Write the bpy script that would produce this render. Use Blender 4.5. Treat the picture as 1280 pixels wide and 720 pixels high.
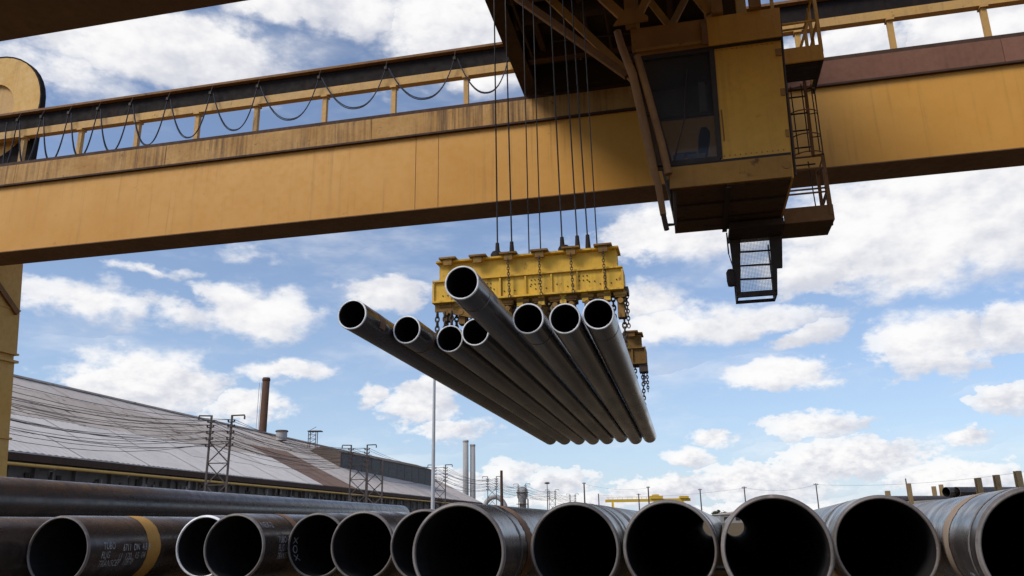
import bpy, math, random
from mathutils import Vector, Matrix
rnd = random.Random(11)
R_ = math.radians
for o in list(bpy.data.objects): bpy.data.objects.remove(o, do_unlink=True)
scene = bpy.context.scene
COL = scene.collection
EYE = 0.95                      # camera height above the yard

# ---------------------------------------------------------------- camera
cam = bpy.data.cameras.new('camera'); camo = bpy.data.objects.new('camera', cam); COL.objects.link(camo)
cam.sensor_width = 36; cam.lens = 36 * 1000 / 1280; cam.clip_end = 6000; cam.clip_start = 0.05
p, r = R_(16.46), R_(0.96)
fw = Vector((0, math.cos(p), math.sin(p))); up = Vector((0, -math.sin(p), math.cos(p))); ri = Vector((1, 0, 0))
rt = ri * math.cos(r) - up * math.sin(r); ut = up * math.cos(r) + ri * math.sin(r)
m = Matrix((rt, ut, -fw)).transposed().to_4x4(); m.translation = (0, 0, EYE)
camo.matrix_world = m
scene.camera = camo

# ---------------------------------------------------------------- light, sky, exposure
SUN_EL, SUN_AZ = 44, 237        # azimuth clockwise from +Y: behind the camera, to the left
sun = bpy.data.lights.new('sun', 'SUN'); sun.energy = 2.5; sun.angle = R_(24); sun.color = (1, 0.95, 0.87)
suno = bpy.data.objects.new('sun', sun); COL.objects.link(suno)
sd = Vector((math.sin(R_(SUN_AZ)) * math.cos(R_(SUN_EL)), math.cos(R_(SUN_AZ)) * math.cos(R_(SUN_EL)), math.sin(R_(SUN_EL))))
suno.rotation_euler = sd.to_track_quat('Z', 'Y').to_euler()
vs = scene.view_settings
vs.view_transform = 'Standard'; vs.look = 'None'; vs.exposure = 0.0; vs.gamma = 1; vs.use_curve_mapping = False

world = bpy.data.worlds.new('World'); scene.world = world; world.use_nodes = True
wt = world.node_tree; wt.nodes.clear()
# clouds: azimuth, elevation, half-width, half-height (degrees), weight
CLOUDS = [(-26.5, 30.7, 11.8, 3.2, 1.25), (-31.8, 28.0, 5.5, 2.3, 0.75), (-15.3, 35.0, 12.5, 2.0, 1.25), (-4.9, 34.4, 7.5, 3.0, 1.35), (-8.7, 30.9, 3.8, 1.2, 0.6), (-1.7, 31.0, 3.2, 1.4, 1), (-20.7, 29.1, 4.1, 1.5, 0.6), (-28.9, 14.0, 5.5, 1.5, 0.75), (-23.0, 13.7, 3.1, 1.3, 0.55), (-18.1, 14.2, 4.8, 2.0, 1), (-10.0, 15.8, 3.8, 1.5, 0.95), (-24.8, 9.4, 5.6, 2.3, 1.2), (-15.9, 10.5, 3.6, 1.1, 0.75), (-18.7, 7.9, 3.1, 1.4, 0.85), (-18.1, 18.1, 2.8, 0.8, 0.45), (-25.3, 16.5, 4.1, 0.5, 0.45), (-6.4, 8.5, 3.5, 1.7, 1), (-10.1, 8.7, 1.3, 0.7, 0.8), (-4.7, 6.6, 3.4, 1.0, 0.6), (14.4, 19.9, 9.2, 2.6, 1), (29.8, 18.6, 12.0, 4.8, 1.5), (21.3, 16.7, 5.5, 1.9, 1), (13.8, 13.4, 8.7, 1.7, 0.9), (20.2, 12.0, 3.0, 1.0, 0.8), (28.4, 10.8, 4.9, 2.4, 1), (32.8, 11.2, 2.8, 1.9, 0.9), (18.6, 9.3, 4.4, 1.3, 1), (10.0, 15.2, 4.0, 1.6, 0.8), (31.5, 6.7, 1.8, 1.0, 0.9), (20.5, 6.1, 3.8, 1.0, 0.85), (13.7, 5.3, 1.7, 0.6, 0.8), (12.2, 4.1, 2.0, 0.7, 0.95), (29.2, 4.7, 1.2, 0.7, 0.9), (22.2, 3.7, 5.3, 1.5, 1), (27.9, 2.2, 4.6, 1.2, 1), (16.6, 2.4, 5.2, 1.4, 0.95), (10.2, 2.1, 4.2, 1.1, 0.9), (3.1, 2.8, 3.3, 1.0, 0.8), (-0.8, 3.5, 2.8, 1.1, 0.6), (-4.7, 3.0, 3.3, 1.1, 0.7), (18.9, 0.5, 9.2, 0.8, 0.9), (34.5, 29.5, 7.9, 2.8, 1.4), (25.9, 30.1, 7.0, 2.8, 1.2), (4.2, 1.5, 7.6, 0.7, 0.7)]
def N(tree, typ, **kw):
    n = tree.nodes.new(typ)
    for k, v in kw.items(): setattr(n, k, v)
    return n
def setin(tree, n, idx, v):
    s = n.inputs[idx]
    if isinstance(v, bpy.types.NodeSocket): tree.links.new(v, s)
    else: s.default_value = v
def math_(tree, op, a, b=0.0, c=0.0, clamp=False):
    n = N(tree, 'ShaderNodeMath', operation=op, use_clamp=clamp)
    setin(tree, n, 0, a); setin(tree, n, 1, b)
    if op in ('MULTIPLY_ADD', 'SMOOTH_MAX'): setin(tree, n, 2, c)
    return n.outputs[0]
def vmath(tree, op, a, b=(0, 0, 0), c=(0, 0, 0)):
    n = N(tree, 'ShaderNodeVectorMath', operation=op)
    setin(tree, n, 0, a)
    if op not in ('LENGTH', 'NORMALIZE'): setin(tree, n, 1, b)
    if op == 'MULTIPLY_ADD': setin(tree, n, 2, c)
    return n.outputs['Value'] if op in ('LENGTH', 'DOT_PRODUCT') else n.outputs[0]
def noise(tree, vec, scale, detail=6, rough=.55, color=False, lac=2.0, dist=0.0):
    n = N(tree, 'ShaderNodeTexNoise')
    if vec is not None: tree.links.new(vec, n.inputs['Vector'])
    n.inputs['Scale'].default_value = scale; n.inputs['Detail'].default_value = detail
    n.inputs['Roughness'].default_value = rough; n.inputs['Lacunarity'].default_value = lac; n.inputs['Distortion'].default_value = dist
    return n.outputs['Color' if color else 'Fac']
def mrange(tree, v, a, b, c=0.0, d=1.0, smooth=False):
    n = N(tree, 'ShaderNodeMapRange', interpolation_type='SMOOTHSTEP' if smooth else 'LINEAR')
    setin(tree, n, 0, v)
    for i, x in enumerate((a, b, c, d)): setin(tree, n, i + 1, x)
    return n.outputs[0]
def mix(tree, f, a, b):
    n = N(tree, 'ShaderNodeMix', data_type='RGBA')
    setin(tree, n, 0, f)
    for i, v in ((6, a), (7, b)):
        if isinstance(v, bpy.types.NodeSocket): tree.links.new(v, n.inputs[i])
        else: n.inputs[i].default_value = (*v, 1) if len(v) == 3 else v
    return n.outputs[2]

def build_sky():
    t = wt
    out = N(t, 'ShaderNodeOutputWorld'); bg = N(t, 'ShaderNodeBackground')
    sky = N(t, 'ShaderNodeTexSky', sky_type='NISHITA')
    sky.sun_disc = False; sky.sun_elevation = R_(SUN_EL); sky.sun_rotation = R_(SUN_AZ)
    sky.air_density = 1.0; sky.dust_density = 0.6; sky.ozone_density = 1.6; sky.altitude = 300
    tc = N(t, 'ShaderNodeTexCoord'); d = tc.outputs['Generated']
    sep = N(t, 'ShaderNodeSeparateXYZ'); t.links.new(d, sep.inputs[0])
    az = math_(t, 'MULTIPLY', math_(t, 'ARCTAN2', sep.outputs[0], sep.outputs[1]), 57.2958)
    el = math_(t, 'MULTIPLY', math_(t, 'ARCSINE', sep.outputs[2]), 57.2958)
    cb = N(t, 'ShaderNodeCombineXYZ'); t.links.new(az, cb.inputs[0]); t.links.new(el, cb.inputs[1])
    A = cb.outputs[0]
    # billowing: noise on the direction itself, so no seam; finer towards the horizon
    dd = vmath(t, 'MULTIPLY', d, (1, 1, 1.7))
    w1 = noise(t, dd, 7, 3, .55, True)
    warp = vmath(t, 'MULTIPLY', vmath(t, 'SUBTRACT', w1, (.5, .5, .5)), (6.5, 2.8, 0))
    w2 = noise(t, dd, 24, 3, .55, True)
    warp2 = vmath(t, 'MULTIPLY', vmath(t, 'SUBTRACT', w2, (.5, .5, .5)), (2.6, 1.7, 0))
    # the warp shrinks with elevation so that low, far clouds keep a finer grain
    k = mrange(t, el, 0, 16, .30, 1.0)
    kv = N(t, 'ShaderNodeCombineXYZ'); 
    for i in range(3): t.links.new(k, kv.inputs[i])
    warp = vmath(t, 'MULTIPLY', vmath(t, 'ADD', warp, warp2), kv.outputs[0])
    AW = vmath(t, 'ADD', A, warp)
    f = -9.0; sd2 = 0.0
    for (a, e, sx, sy, w) in CLOUDS:
        sc = (1 / (sx * 1.05), 1 / (sy * 1.12), 0); of = (-a * sc[0], -e * sc[1], 0)
        q = vmath(t, 'MULTIPLY_ADD', AW, sc, of)
        v = math_(t, 'MULTIPLY_ADD', vmath(t, 'LENGTH', q), -w, w)
        side = vmath(t, 'DOT_PRODUCT', q, (-.38, .62, 0))           # lit towards the sun, up and to the left
        if f == -9.0: f, sd2 = v, side
        else:
            gt = math_(t, 'GREATER_THAN', v, f)
            sd2 = math_(t, 'MULTIPLY_ADD', gt, math_(t, 'SUBTRACT', side, sd2), sd2)
            f = math_(t, 'MAXIMUM', f, v)
    # round about and overhead, the same broken cumulus from one field
    rest = mrange(t, noise(t, vmath(t, 'MULTIPLY', d, (1, 1, 2.4)), 3.1, 5, .55), .46, .70, -.4, 1.0)
    inside = math_(t, 'MULTIPLY', mrange(t, math_(t, 'ABSOLUTE', az), 38, 44, 1, 0), mrange(t, el, 37, 42, 1, 0))
    f = math_(t, 'MAXIMUM', f, math_(t, 'SUBTRACT', rest, math_(t, 'MULTIPLY', inside, 3)))
    low = mrange(t, el, 3, 13, 1.0, 0.0)                            # 1 near the horizon: far, small, crisp heaps
    fine = math_(t, 'SUBTRACT', noise(t, dd, 22, 5, .60), .5)
    puff = math_(t, 'MULTIPLY', math_(t, 'SUBTRACT', noise(t, dd, 80, 4, .6), .5), mrange(t, low, 0, 1, .18, 1.0))
    soft = noise(t, dd, 8, 3, .5)
    fld = math_(t, 'ADD', math_(t, 'MULTIPLY_ADD', fine, 1.25, puff), math_(t, 'SUBTRACT', f, .03))
    edge = math_(t, 'ADD', mrange(t, soft, .35, .65, .13, .58), mrange(t, el, 8, 30, 0, .30))
    edge = math_(t, 'MULTIPLY', edge, mrange(t, low, 0, 1, 1, .55))
    dens = mrange(t, fld, .0, edge, 0, 1, True)
    veil = math_(t, 'MULTIPLY', mrange(t, noise(t, vmath(t, 'MULTIPLY', d, (1, 1, 3.2)), 4.2, 5, .62), .46, .74, 0, 1, True), .42)
    dens = math_(t, 'MULTIPLY', dens, mrange(t, f, -.1, .5, .60, .98))
    dens = math_(t, 'ADD', dens, math_(t, 'MULTIPLY', veil, math_(t, 'SUBTRACT', 1.0, dens)))
    # bright crowns, greyer bases
    up1 = noise(t, vmath(t, 'ADD', dd, (-.012, -.002, .022)), 13, 4, .58)
    up0 = noise(t, dd, 13, 4, .58)
    sh = math_(t, 'MULTIPLY', math_(t, 'SUBTRACT', up0, up1), .9)
    lit = math_(t, 'ADD', math_(t, 'MULTIPLY_ADD', sd2, .24, sh), math_(t, 'MULTIPLY_ADD', math_(t, 'SUBTRACT', soft, .5), .5, math_(t, 'MULTIPLY_ADD', puff, .75, math_(t, 'MULTIPLY', fine, .12))))
    lit = mrange(t, lit, -.30, .18, 0, 1, True)
    ccol = mix(t, lit, (.66, .675, .75), (1.0, .99, .985))
    # sky at physical strength, with the pale band of moist air low down
    sc = N(t, 'ShaderNodeVectorMath', operation='SCALE'); t.links.new(sky.outputs[0], sc.inputs[0]); sc.inputs['Scale'].default_value = 0.125; sky.ozone_density = 3.0
    haze = math_(t, 'POWER', 2.718, math_(t, 'MULTIPLY', math_(t, 'MAXIMUM', el, 0), -.105))
    tint = vmath(t, 'MULTIPLY', sc.outputs[0], (.96, .99, 1.10))
    base = mix(t, math_(t, 'MULTIPLY_ADD', haze, .60, .12), tint, (.60, .745, .91))
    col = mix(t, dens, base, ccol)
    t.links.new(col, bg.inputs[0]); bg.inputs[1].default_value = 1.0
    t.links.new(bg.outputs[0], out.inputs[0])
build_sky()
world.cycles.sampling_method = 'MANUAL'; world.cycles.sample_map_resolution = 512

# ---------------------------------------------------------------- materials
MATS = {}
def newmat(name):
    m = bpy.data.materials.new(name); m.use_nodes = True; t = m.node_tree
    b = t.nodes['Principled BSDF']; MATS[name] = m
    tc = N(t, 'ShaderNodeTexCoord'); oi = N(t, 'ShaderNodeObjectInfo')
    rv = N(t, 'ShaderNodeCombineXYZ')
    for i, k in enumerate((37.0, 91.0, 53.0)): t.links.new(math_(t, 'MULTIPLY', oi.outputs['Random'], k), rv.inputs[i])
    vec = vmath(t, 'ADD', tc.outputs['Object'], rv.outputs[0])
    return m, t, b, vec, oi.outputs['Random'], tc.outputs['Object']
def bump(t, b, h, strength, dist=.02):
    n = N(t, 'ShaderNodeBump'); n.inputs['Strength'].default_value = strength; n.inputs['Distance'].default_value = dist
    t.links.new(h, n.inputs['Height']); t.links.new(n.outputs[0], b.inputs['Normal'])
def paint(name, base, faded, rust=(.10, .042, .018), rust_amt=.5, streak=.35, rough=.55, scale=1.0, spec=.35, vary=.06, streak_col=(.07, .035, .016), sl=(.52, .78), mott=.25, bmp=.18):
    m, t, b, vec, rn, ob = newmat(name)
    n1 = noise(t, vec, .7 * scale, 4, .6); c = mix(t, mrange(t, n1, .32, .7), base, faded)
    n2 = noise(t, vec, 6 * scale, 4, .65)
    c = mix(t, math_(t, 'MULTIPLY', mrange(t, n2, .45, .75), mott), c, tuple(x * .55 for x in base))
    if streak:
        sv = vmath(t, 'MULTIPLY', vec, (3.2, 3.2, .10)); s1 = noise(t, sv, 1.7 * scale, 4, .62)
        sf = math_(t, 'MULTIPLY', mrange(t, s1, *sl), mrange(t, noise(t, vec, .45, 3), .35, .65))
        c = mix(t, math_(t, 'MULTIPLY', sf, streak), c, streak_col)
    n3 = noise(t, vec, 2.3 * scale, 6, .68)
    rf = mrange(t, n3, .70 - .17 * rust_amt, .76 - .14 * rust_amt, 0, 1)
    c = mix(t, math_(t, 'MULTIPLY', rf, min(1, rust_amt * 1.4)), c, rust)
    hs = N(t, 'ShaderNodeHueSaturation'); t.links.new(c, hs.inputs['Color'])
    t.links.new(mrange(t, rn, 0, 1, 1 - vary, 1 + vary), hs.inputs['Value'])
    t.links.new(hs.outputs[0], b.inputs['Base Color'])
    t.links.new(mrange(t, n2, .3, .7, rough - .08, rough + .15), b.inputs['Roughness'])
    b.inputs['Specular IOR Level'].default_value = spec
    bump(t, b, math_(t, 'ADD', n2, math_(t, 'MULTIPLY', rf, .8)), bmp, .006)
    return m
paint('girder_yellow', (.64, .30, .043), (.69, .345, .066), rust_amt=.17, streak=.50, rough=.5, sl=(.53, .80), mott=.08, bmp=.05)
paint('strip_yellow', (.42, .21, .05), (.55, .31, .10), rust=(.12, .055, .022), rust_amt=.5, streak=.85, rough=.7, scale=1.7, sl=(.42, .66))
paint('strip_rust', (.20, .085, .052), (.25, .115, .07), rust=(.45, .26, .07), rust_amt=.14, streak=.4, rough=.75)
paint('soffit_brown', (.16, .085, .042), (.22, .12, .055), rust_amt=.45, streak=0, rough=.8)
paint('dark_lip', (.05, .028, .018), (.08, .04, .025), rust_amt=.5, rough=.8)
paint('track_dark', (.013, .010, .010), (.022, .015, .013), rust_amt=.15, rough=.75, spec=.15)
paint('track_yellow', (.60, .34, .09), (.50, .30, .11), rust_amt=.45, streak=.3, rough=.6, scale=2)
paint('leg_yellow', (.62, .34, .07), (.66, .40, .12), rust_amt=.32, streak=.4, rough=.6)
paint('cab_yellow', (.70, .345, .036), (.60, .295, .04), rust_amt=.22, streak=.4, rough=.45, scale=1.4)
paint('cab_grimy', (.42, .20, .035), (.24, .11, .03), rust_amt=.6, streak=.5, rough=.7)
paint('trolley_brown', (.075, .036, .013), (.055, .027, .012), rust_amt=.6, streak=.4, rough=.75)
paint('trolley_dark', (.05, .027, .014), (.035, .02, .012), rust_amt=.5, rough=.8)
paint('underside_rust', (.085, .045, .02), (.13, .06, .024), rust=(.04, .022, .013), rust_amt=.75, rough=.85, scale=1.5)
paint('frame_dark', (.03, .022, .018), (.05, .033, .025), rust_amt=.5, rough=.7)
paint('tube_brown', (.26, .125, .04), (.17, .08, .03), rust_amt=.6, streak=.3, rough=.7, scale=2)
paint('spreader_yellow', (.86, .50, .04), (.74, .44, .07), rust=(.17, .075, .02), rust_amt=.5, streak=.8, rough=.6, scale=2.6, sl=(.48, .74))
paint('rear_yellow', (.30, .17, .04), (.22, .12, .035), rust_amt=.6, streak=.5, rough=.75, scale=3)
paint('spreader_rust', (.16, .08, .03), (.40, .22, .05), rust_amt=.6, streak=.4, rough=.8, scale=4)
paint('chain_steel', (.07, .055, .045), (.11, .075, .05), rust_amt=.6, rough=.6, scale=8)
paint('rope_steel', (.035, .033, .035), (.05, .045, .042), rust_amt=.1, rough=.6)
paint('cable_rubber', (.022, .028, .048), (.03, .034, .05), rust_amt=0, streak=0, rough=.55)
paint('wire_brown', (.10, .085, .08), (.13, .11, .10), rust_amt=0, streak=0, rough=.7)
paint('galvanised', (.55, .56, .58), (.48, .49, .51), rust_amt=.05, streak=.1, rough=.45)
paint('steel_pole', (.09, .075, .07), (.13, .1, .085), rust_amt=.4, rough=.8)
paint('insulator', (.07, .04, .03), (.09, .05, .035), rust_amt=0, streak=0, rough=.3)
paint('roof_light', (.66, .585, .52), (.74, .665, .60), rust=(.26, .17, .11), rust_amt=.12, streak=.25, rough=.7, scale=.12, vary=.05, streak_col=(.22, .18, .15))
paint('roof_mid', (.53, .45, .39), (.62, .535, .47), rust=(.22, .14, .095), rust_amt=.5, streak=.5, rough=.75, scale=.14, vary=.07, streak_col=(.16, .12, .1))
paint('roof_stained', (.44, .36, .30), (.58, .49, .415), rust=(.18, .115, .08), rust_amt=.75, streak=.6, rough=.8, scale=.16, vary=.10, streak_col=(.12, .085, .07))
paint('roof_rusted', (.20, .125, .09), (.24, .15, .105), rust_amt=.5, streak=.4, rough=.85, scale=.2, vary=.05)
paint('wall_dark', (.15, .135, .125), (.20, .18, .165), rust_amt=.4, streak=.6, rough=.85, scale=.4, vary=.25)
paint('wall_pale', (.34, .32, .30), (.42, .40, .37), rust_amt=.3, streak=.5, rough=.85, scale=.5, vary=.25)
paint('monitor_wall', (.10, .105, .105), (.13, .13, .125), rust_amt=.2, streak=.4, rough=.75, scale=.2)
paint('monitor_brown', (.12, .085, .065), (.15, .11, .085), rust_amt=.4, streak=.4, rough=.8, scale=.3)
paint('chimney_brown', (.075, .036, .02), (.10, .048, .026), rust_amt=.5, streak=.5, rough=.8, scale=.6)
paint('chimney_grey', (.36, .34, .32), (.42, .40, .38), rust_amt=.2, streak=.6, rough=.8, scale=.3)
paint('far_yellow', (.72, .46, .04), (.66, .42, .06), rust_amt=.2, rough=.55)
paint('pipe_yellow', (.70, .42, .10), (.60, .36, .10), rust_amt=.5, streak=.2, rough=.6)
paint('rack_post', (.46, .33, .17), (.38, .26, .13), rust_amt=.5, streak=.3, rough=.7, scale=2)
paint('timber', (.34, .22, .12), (.26, .17, .10), rust=(.12, .08, .05), rust_amt=.4, streak=0, rough=.85, scale=3)
paint('concrete', (.38, .36, .33), (.30, .285, .26), rust=(.2, .17, .14), rust_amt=.3, streak=.3, rough=.9, scale=2)
paint('silo_grey', (.42, .41, .40), (.36, .34, .32), rust_amt=.3, streak=.4, rough=.7, scale=.4)
paint('seat_black', (.02, .02, .022), (.03, .03, .032), rust_amt=0, streak=0, rough=.6)
paint('cab_inner', (.16, .13, .10), (.12, .10, .08), rust_amt=.1, streak=.2, rough=.7)
paint('band_yellow', (.62, .33, .075), (.55, .28, .07), rust=(.10, .06, .035), rust_amt=.35, streak=0, rough=.55, scale=6)
paint('band_rust', (.22, .11, .055), (.30, .18, .11), rust=(.08, .05, .035), rust_amt=.5, streak=0, rough=.75, scale=7)
paint('band_tan', (.36, .27, .195), (.30, .20, .13), rust=(.16, .085, .045), rust_amt=.5, streak=0, rough=.7, scale=7)
paint('band_grey', (.17, .155, .145), (.23, .205, .19), rust=(.07, .05, .04), rust_amt=.5, streak=0, rough=.6, scale=7)
paint('stencil', (.55, .54, .53), (.34, .33, .32), rust=(.06, .05, .045), rust_amt=.62, streak=0, rough=.7, scale=18)

def pipe_mat(name, base, alt, rough, rustc, ramt, spec=.6, near=True):
    m, t, b, vec, rn, ob = newmat(name)
    n1 = noise(t, vmath(t, 'MULTIPLY', vec, (1, .16, 1)), 2.6, 4 if near else 2, .6); c = mix(t, mrange(t, n1, .3, .7), base, alt)
    n3 = noise(t, vmath(t, 'MULTIPLY', vec, (1, .28, 1)), 2.4, 6 if near else 2, .62)
    c = mix(t, math_(t, 'MULTIPLY', mrange(t, n3, .60 - ramt * .15, .78), .75), c, rustc)
    rr = n1
    if near:                    # scale flaking off in patches, rubbed streaks along the pipe
        n2 = noise(t, vec, 9, 6, .66)
        c = mix(t, math_(t, 'MULTIPLY', mrange(t, n2, .46, .60), .6), c, tuple(x * .5 for x in base))
        sc = noise(t, vmath(t, 'MULTIPLY', vec, (16, .45, 16)), 1.6, 4, .6)
        c = mix(t, math_(t, 'MULTIPLY', mrange(t, sc, .62, .76), .30), c, tuple(min(1, x * 2.1 + .03) for x in alt))
        rr = math_(t, 'MULTIPLY_ADD', n2, .6, math_(t, 'MULTIPLY', n3, .4))
    hs = N(t, 'ShaderNodeHueSaturation'); t.links.new(c, hs.inputs['Color'])
    t.links.new(mrange(t, rn, 0, 1, .8, 1.22), hs.inputs['Value']); t.links.new(hs.outputs[0], b.inputs['Base Color'])
    t.links.new(mrange(t, rr, .35, .65, rough - .07, rough + .16 if near else rough + .06), b.inputs['Roughness'])
    b.inputs['Specular IOR Level'].default_value = spec
pipe_mat('mill_scale', (.038, .027, .022), (.078, .056, .046), .24, (.125, .064, .035), .75, spec=.65)
pipe_mat('mill_scale_blue', (.050, .041, .038), (.098, .083, .077), .25, (.14, .082, .05), .6, spec=.75)
pipe_mat('mill_bundle', (.047, .041, .042), (.066, .057, .056), .25, (.085, .058, .046), .35, spec=.9, near=False)
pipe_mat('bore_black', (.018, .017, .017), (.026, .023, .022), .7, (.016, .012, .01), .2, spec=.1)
pipe_mat('bevel_bright', (.80, .78, .76), (.88, .86, .84), .42, (.50, .42, .36), .0)
pipe_mat('bevel_grey', (.13, .108, .094), (.24, .21, .19), .40, (.085, .055, .038), .8)

m, t, b, vec, rn, ob = newmat('yard_ground')
n1 = noise(t, ob, .09, 8, .65); n2 = noise(t, ob, 3.5, 8, .7)
c = mix(t, mrange(t, n1, .35, .65), (.12, .088, .056), (.16, .118, .074)); c = mix(t, math_(t, 'MULTIPLY', mrange(t, n2, .4, .7), .5), c, (.08, .062, .045))
t.links.new(c, b.inputs['Base Color']); b.inputs['Roughness'].default_value = 1.0; b.inputs['Specular IOR Level'].default_value = 0.0

m, t, b, vec, rn, ob = newmat('cab_glass')
b.inputs['Base Color'].default_value = (.05, .06, .07, 1); b.inputs['Roughness'].default_value = .06
b.inputs['Transmission Weight'].default_value = .0; b.inputs['Alpha'].default_value = .30; b.inputs['Specular IOR Level'].default_value = .35
m, t, b, vec, rn, ob = newmat('lamp_lens'); b.inputs['Base Color'].default_value = (.6, .6, .58, 1); b.inputs['Roughness'].default_value = .2
m, t, b, vec, rn, ob = newmat('leaf')
n1 = noise(t, vec, 1.2, 4); c = mix(t, mrange(t, n1, .3, .7), (.035, .05, .022), (.07, .085, .035)); t.links.new(c, b.inputs['Base Color']); b.inputs['Roughness'].default_value = .7
paint('bark', (.10, .075, .055), (.13, .1, .075), rust_amt=0, streak=.3, rough=.9)

# ---------------------------------------------------------------- mesh helpers
class MB:
    def __init__(s): s.v = []; s.f = []; s.smooth = set()
    def add(s, vs, fs, smooth=False):
        o = len(s.v); s.v += [Vector(x) for x in vs]
        for f in fs:
            if smooth: s.smooth.add(len(s.f))
            s.f.append([i + o for i in f])
        return s
    def box(s, a, b, bev=0.0):
        x0, y0, z0 = (min(a[i], b[i]) for i in range(3)); x1, y1, z1 = (max(a[i], b[i]) for i in range(3))
        return s.hexa([(x0, y0, z0), (x1, y0, z0), (x1, y1, z0), (x0, y1, z0), (x0, y0, z1), (x1, y0, z1), (x1, y1, z1), (x0, y1, z1)])
    def hexa(s, q):             # bottom 4 then top 4, counter-clockwise from above
        return s.add(q, [(3, 2, 1, 0), (4, 5, 6, 7), (0, 1, 5, 4), (1, 2, 6, 5), (2, 3, 7, 6), (3, 0, 4, 7)])
    def beam(s, a, b, w, h, upv=(0, 0, 1)):
        a, b = Vector(a), Vector(b); d = (b - a).normalized(); u = Vector(upv)
        if abs(d.dot(u)) > .98: u = Vector((0, 1, 0))
        x = d.cross(u).normalized() * (w / 2); y = x.cross(d).normalized() * (h / 2)
        q = [a - x - y, a + x - y, a + x + y, a - x + y, b - x - y, b + x - y, b + x + y, b - x + y]
        return s.add(q, [(0, 1, 2, 3), (7, 6, 5, 4), (0, 4, 5, 1), (1, 5, 6, 2), (2, 6, 7, 3), (3, 7, 4, 0)])
    def tube(s, pts, rad, n=8, closed=False, caps=True):
        pts = [Vector(p) for p in pts]; L = len(pts); rings = []
        prev = None
        for i, p in enumerate(pts):
            if closed: d = pts[(i + 1) % L] - pts[i - 1]
            else: d = pts[min(i + 1, L - 1)] - pts[max(i - 1, 0)]
            d.normalize()
            if prev is None:
                u = Vector((0, 0, 1)) if abs(d.z) < .9 else Vector((1, 0, 0)); x = d.cross(u).normalized()
            else: x = (prev - d * prev.dot(d)).normalized()
            prev = x; y = d.cross(x)
            rr = rad[i] if isinstance(rad, (list, tuple)) else rad
            rings.append([p + (x * math.cos(k * 2 * math.pi / n) + y * math.sin(k * 2 * math.pi / n)) * rr for k in range(n)])
        vs = [q for rg in rings for q in rg]; fs = []
        for i in range(L if closed else L - 1):
            j = (i + 1) % L
            for k in range(n):
                k2 = (k + 1) % n; fs.append((i * n + k, i * n + k2, j * n + k2, j * n + k))
        s.add(vs, fs, True)
        if caps and not closed:
            s.add(rings[0], [tuple(reversed(range(n)))]); s.add(rings[-1], [tuple(range(n))])
        return s
    def prism(s, poly, y0, y1):  # poly in x,z; extruded along y
        n = len(poly); vs = [(x, y0, z) for x, z in poly] + [(x, y1, z) for x, z in poly]
        return s.add(vs, [tuple(range(n)), tuple(range(2 * n - 1, n - 1, -1))] + [(i, i + n, (i + 1) % n + n, (i + 1) % n) for i in range(n)])
    def lathe(s, prof, c, n=24, smooth=True):   # prof (r,z) upward
        vs = []; fs = []
        for rr, z in prof:
            for k in range(n): vs.append((c[0] + rr * math.cos(2 * math.pi * k / n), c[1] + rr * math.sin(2 * math.pi * k / n), c[2] + z))
        for i in range(len(prof) - 1):
            for k in range(n): k2 = (k + 1) % n; fs.append((i * n + k, i * n + k2, (i + 1) * n + k2, (i + 1) * n + k))
        s.add(vs, fs, smooth)
        if prof[-1][0] > 0: s.add([vs[(len(prof) - 1) * n + k] for k in range(n)], [tuple(range(n))])
        return s
    def mesh(s, name, mat, off=Vector((0, 0, 0))):
        me = bpy.data.meshes.new(name); me.from_pydata([tuple(v - off) for v in s.v], [], s.f)
        if s.smooth: me.polygons.foreach_set('use_smooth', [i in s.smooth for i in range(len(s.f))])
        me.materials.append(MATS[mat]); me.update()
        return me
CA = R_(12.37)                  # the yard and the crane are turned by this angle
class Frame:
    """coordinates (u across, v away, z above the ground), turned by ang about the camera's foot"""
    def __init__(s, ang): s.a = ang
    def w(s, q): c, n = math.cos(s.a), math.sin(s.a); return Vector((q[0] * c + q[1] * n, -q[0] * n + q[1] * c, q[2]))
CRANE = Frame(CA); WORLD = Frame(0.0); SHED = Frame(R_(9.6))
def tagit(o, label, cat, group=None):
    o['label'] = label; o['category'] = cat
    if group: o['group'] = group
BASE = {}
def thing(name, label, cat, base, frame=CRANE, group=None):
    o = bpy.data.objects.new(name, None); COL.objects.link(o); o.empty_display_size = .2
    o.location = frame.w(base); o.rotation_euler = (0, 0, -frame.a); tagit(o, label, cat, group); BASE[o.name] = Vector(base)
    return o
def rootof(o):
    while o.parent: o = o.parent
    return o
def part(name, mb, mat, parent):
    o = bpy.data.objects.new(name, mb.mesh(name, mat, BASE[rootof(parent).name])); COL.objects.link(o); o.parent = parent
    return o
def share(name, me, parent, loc=(0, 0, 0)):
    o = bpy.data.objects.new(name, me); COL.objects.link(o); o.parent = parent; o.location = loc
    return o
def single(name, mb, mat, label, cat, base, frame=CRANE, group=None):
    o = bpy.data.objects.new(name, mb.mesh(name, mat, Vector(base))); COL.objects.link(o)
    o.location = frame.w(base); o.rotation_euler = (0, 0, -frame.a); tagit(o, label, cat, group)
    return o
def Z(z): return z + EYE        # heights measured from eye level

# ---------------------------------------------------------------- ground
g = MB(); S = 2500; n = 26
gs = [(-S + 2 * S * i / n) for i in range(n + 1)]
g.add([(x, y + 800, 0) for y in gs for x in gs], [(j * (n + 1) + i, j * (n + 1) + i + 1, (j + 1) * (n + 1) + i + 1, (j + 1) * (n + 1) + i) for j in range(n) for i in range(n)])
go = bpy.data.objects.new('ground', g.mesh('ground', 'yard_ground')); COL.objects.link(go); go['kind'] = 'structure'

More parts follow.
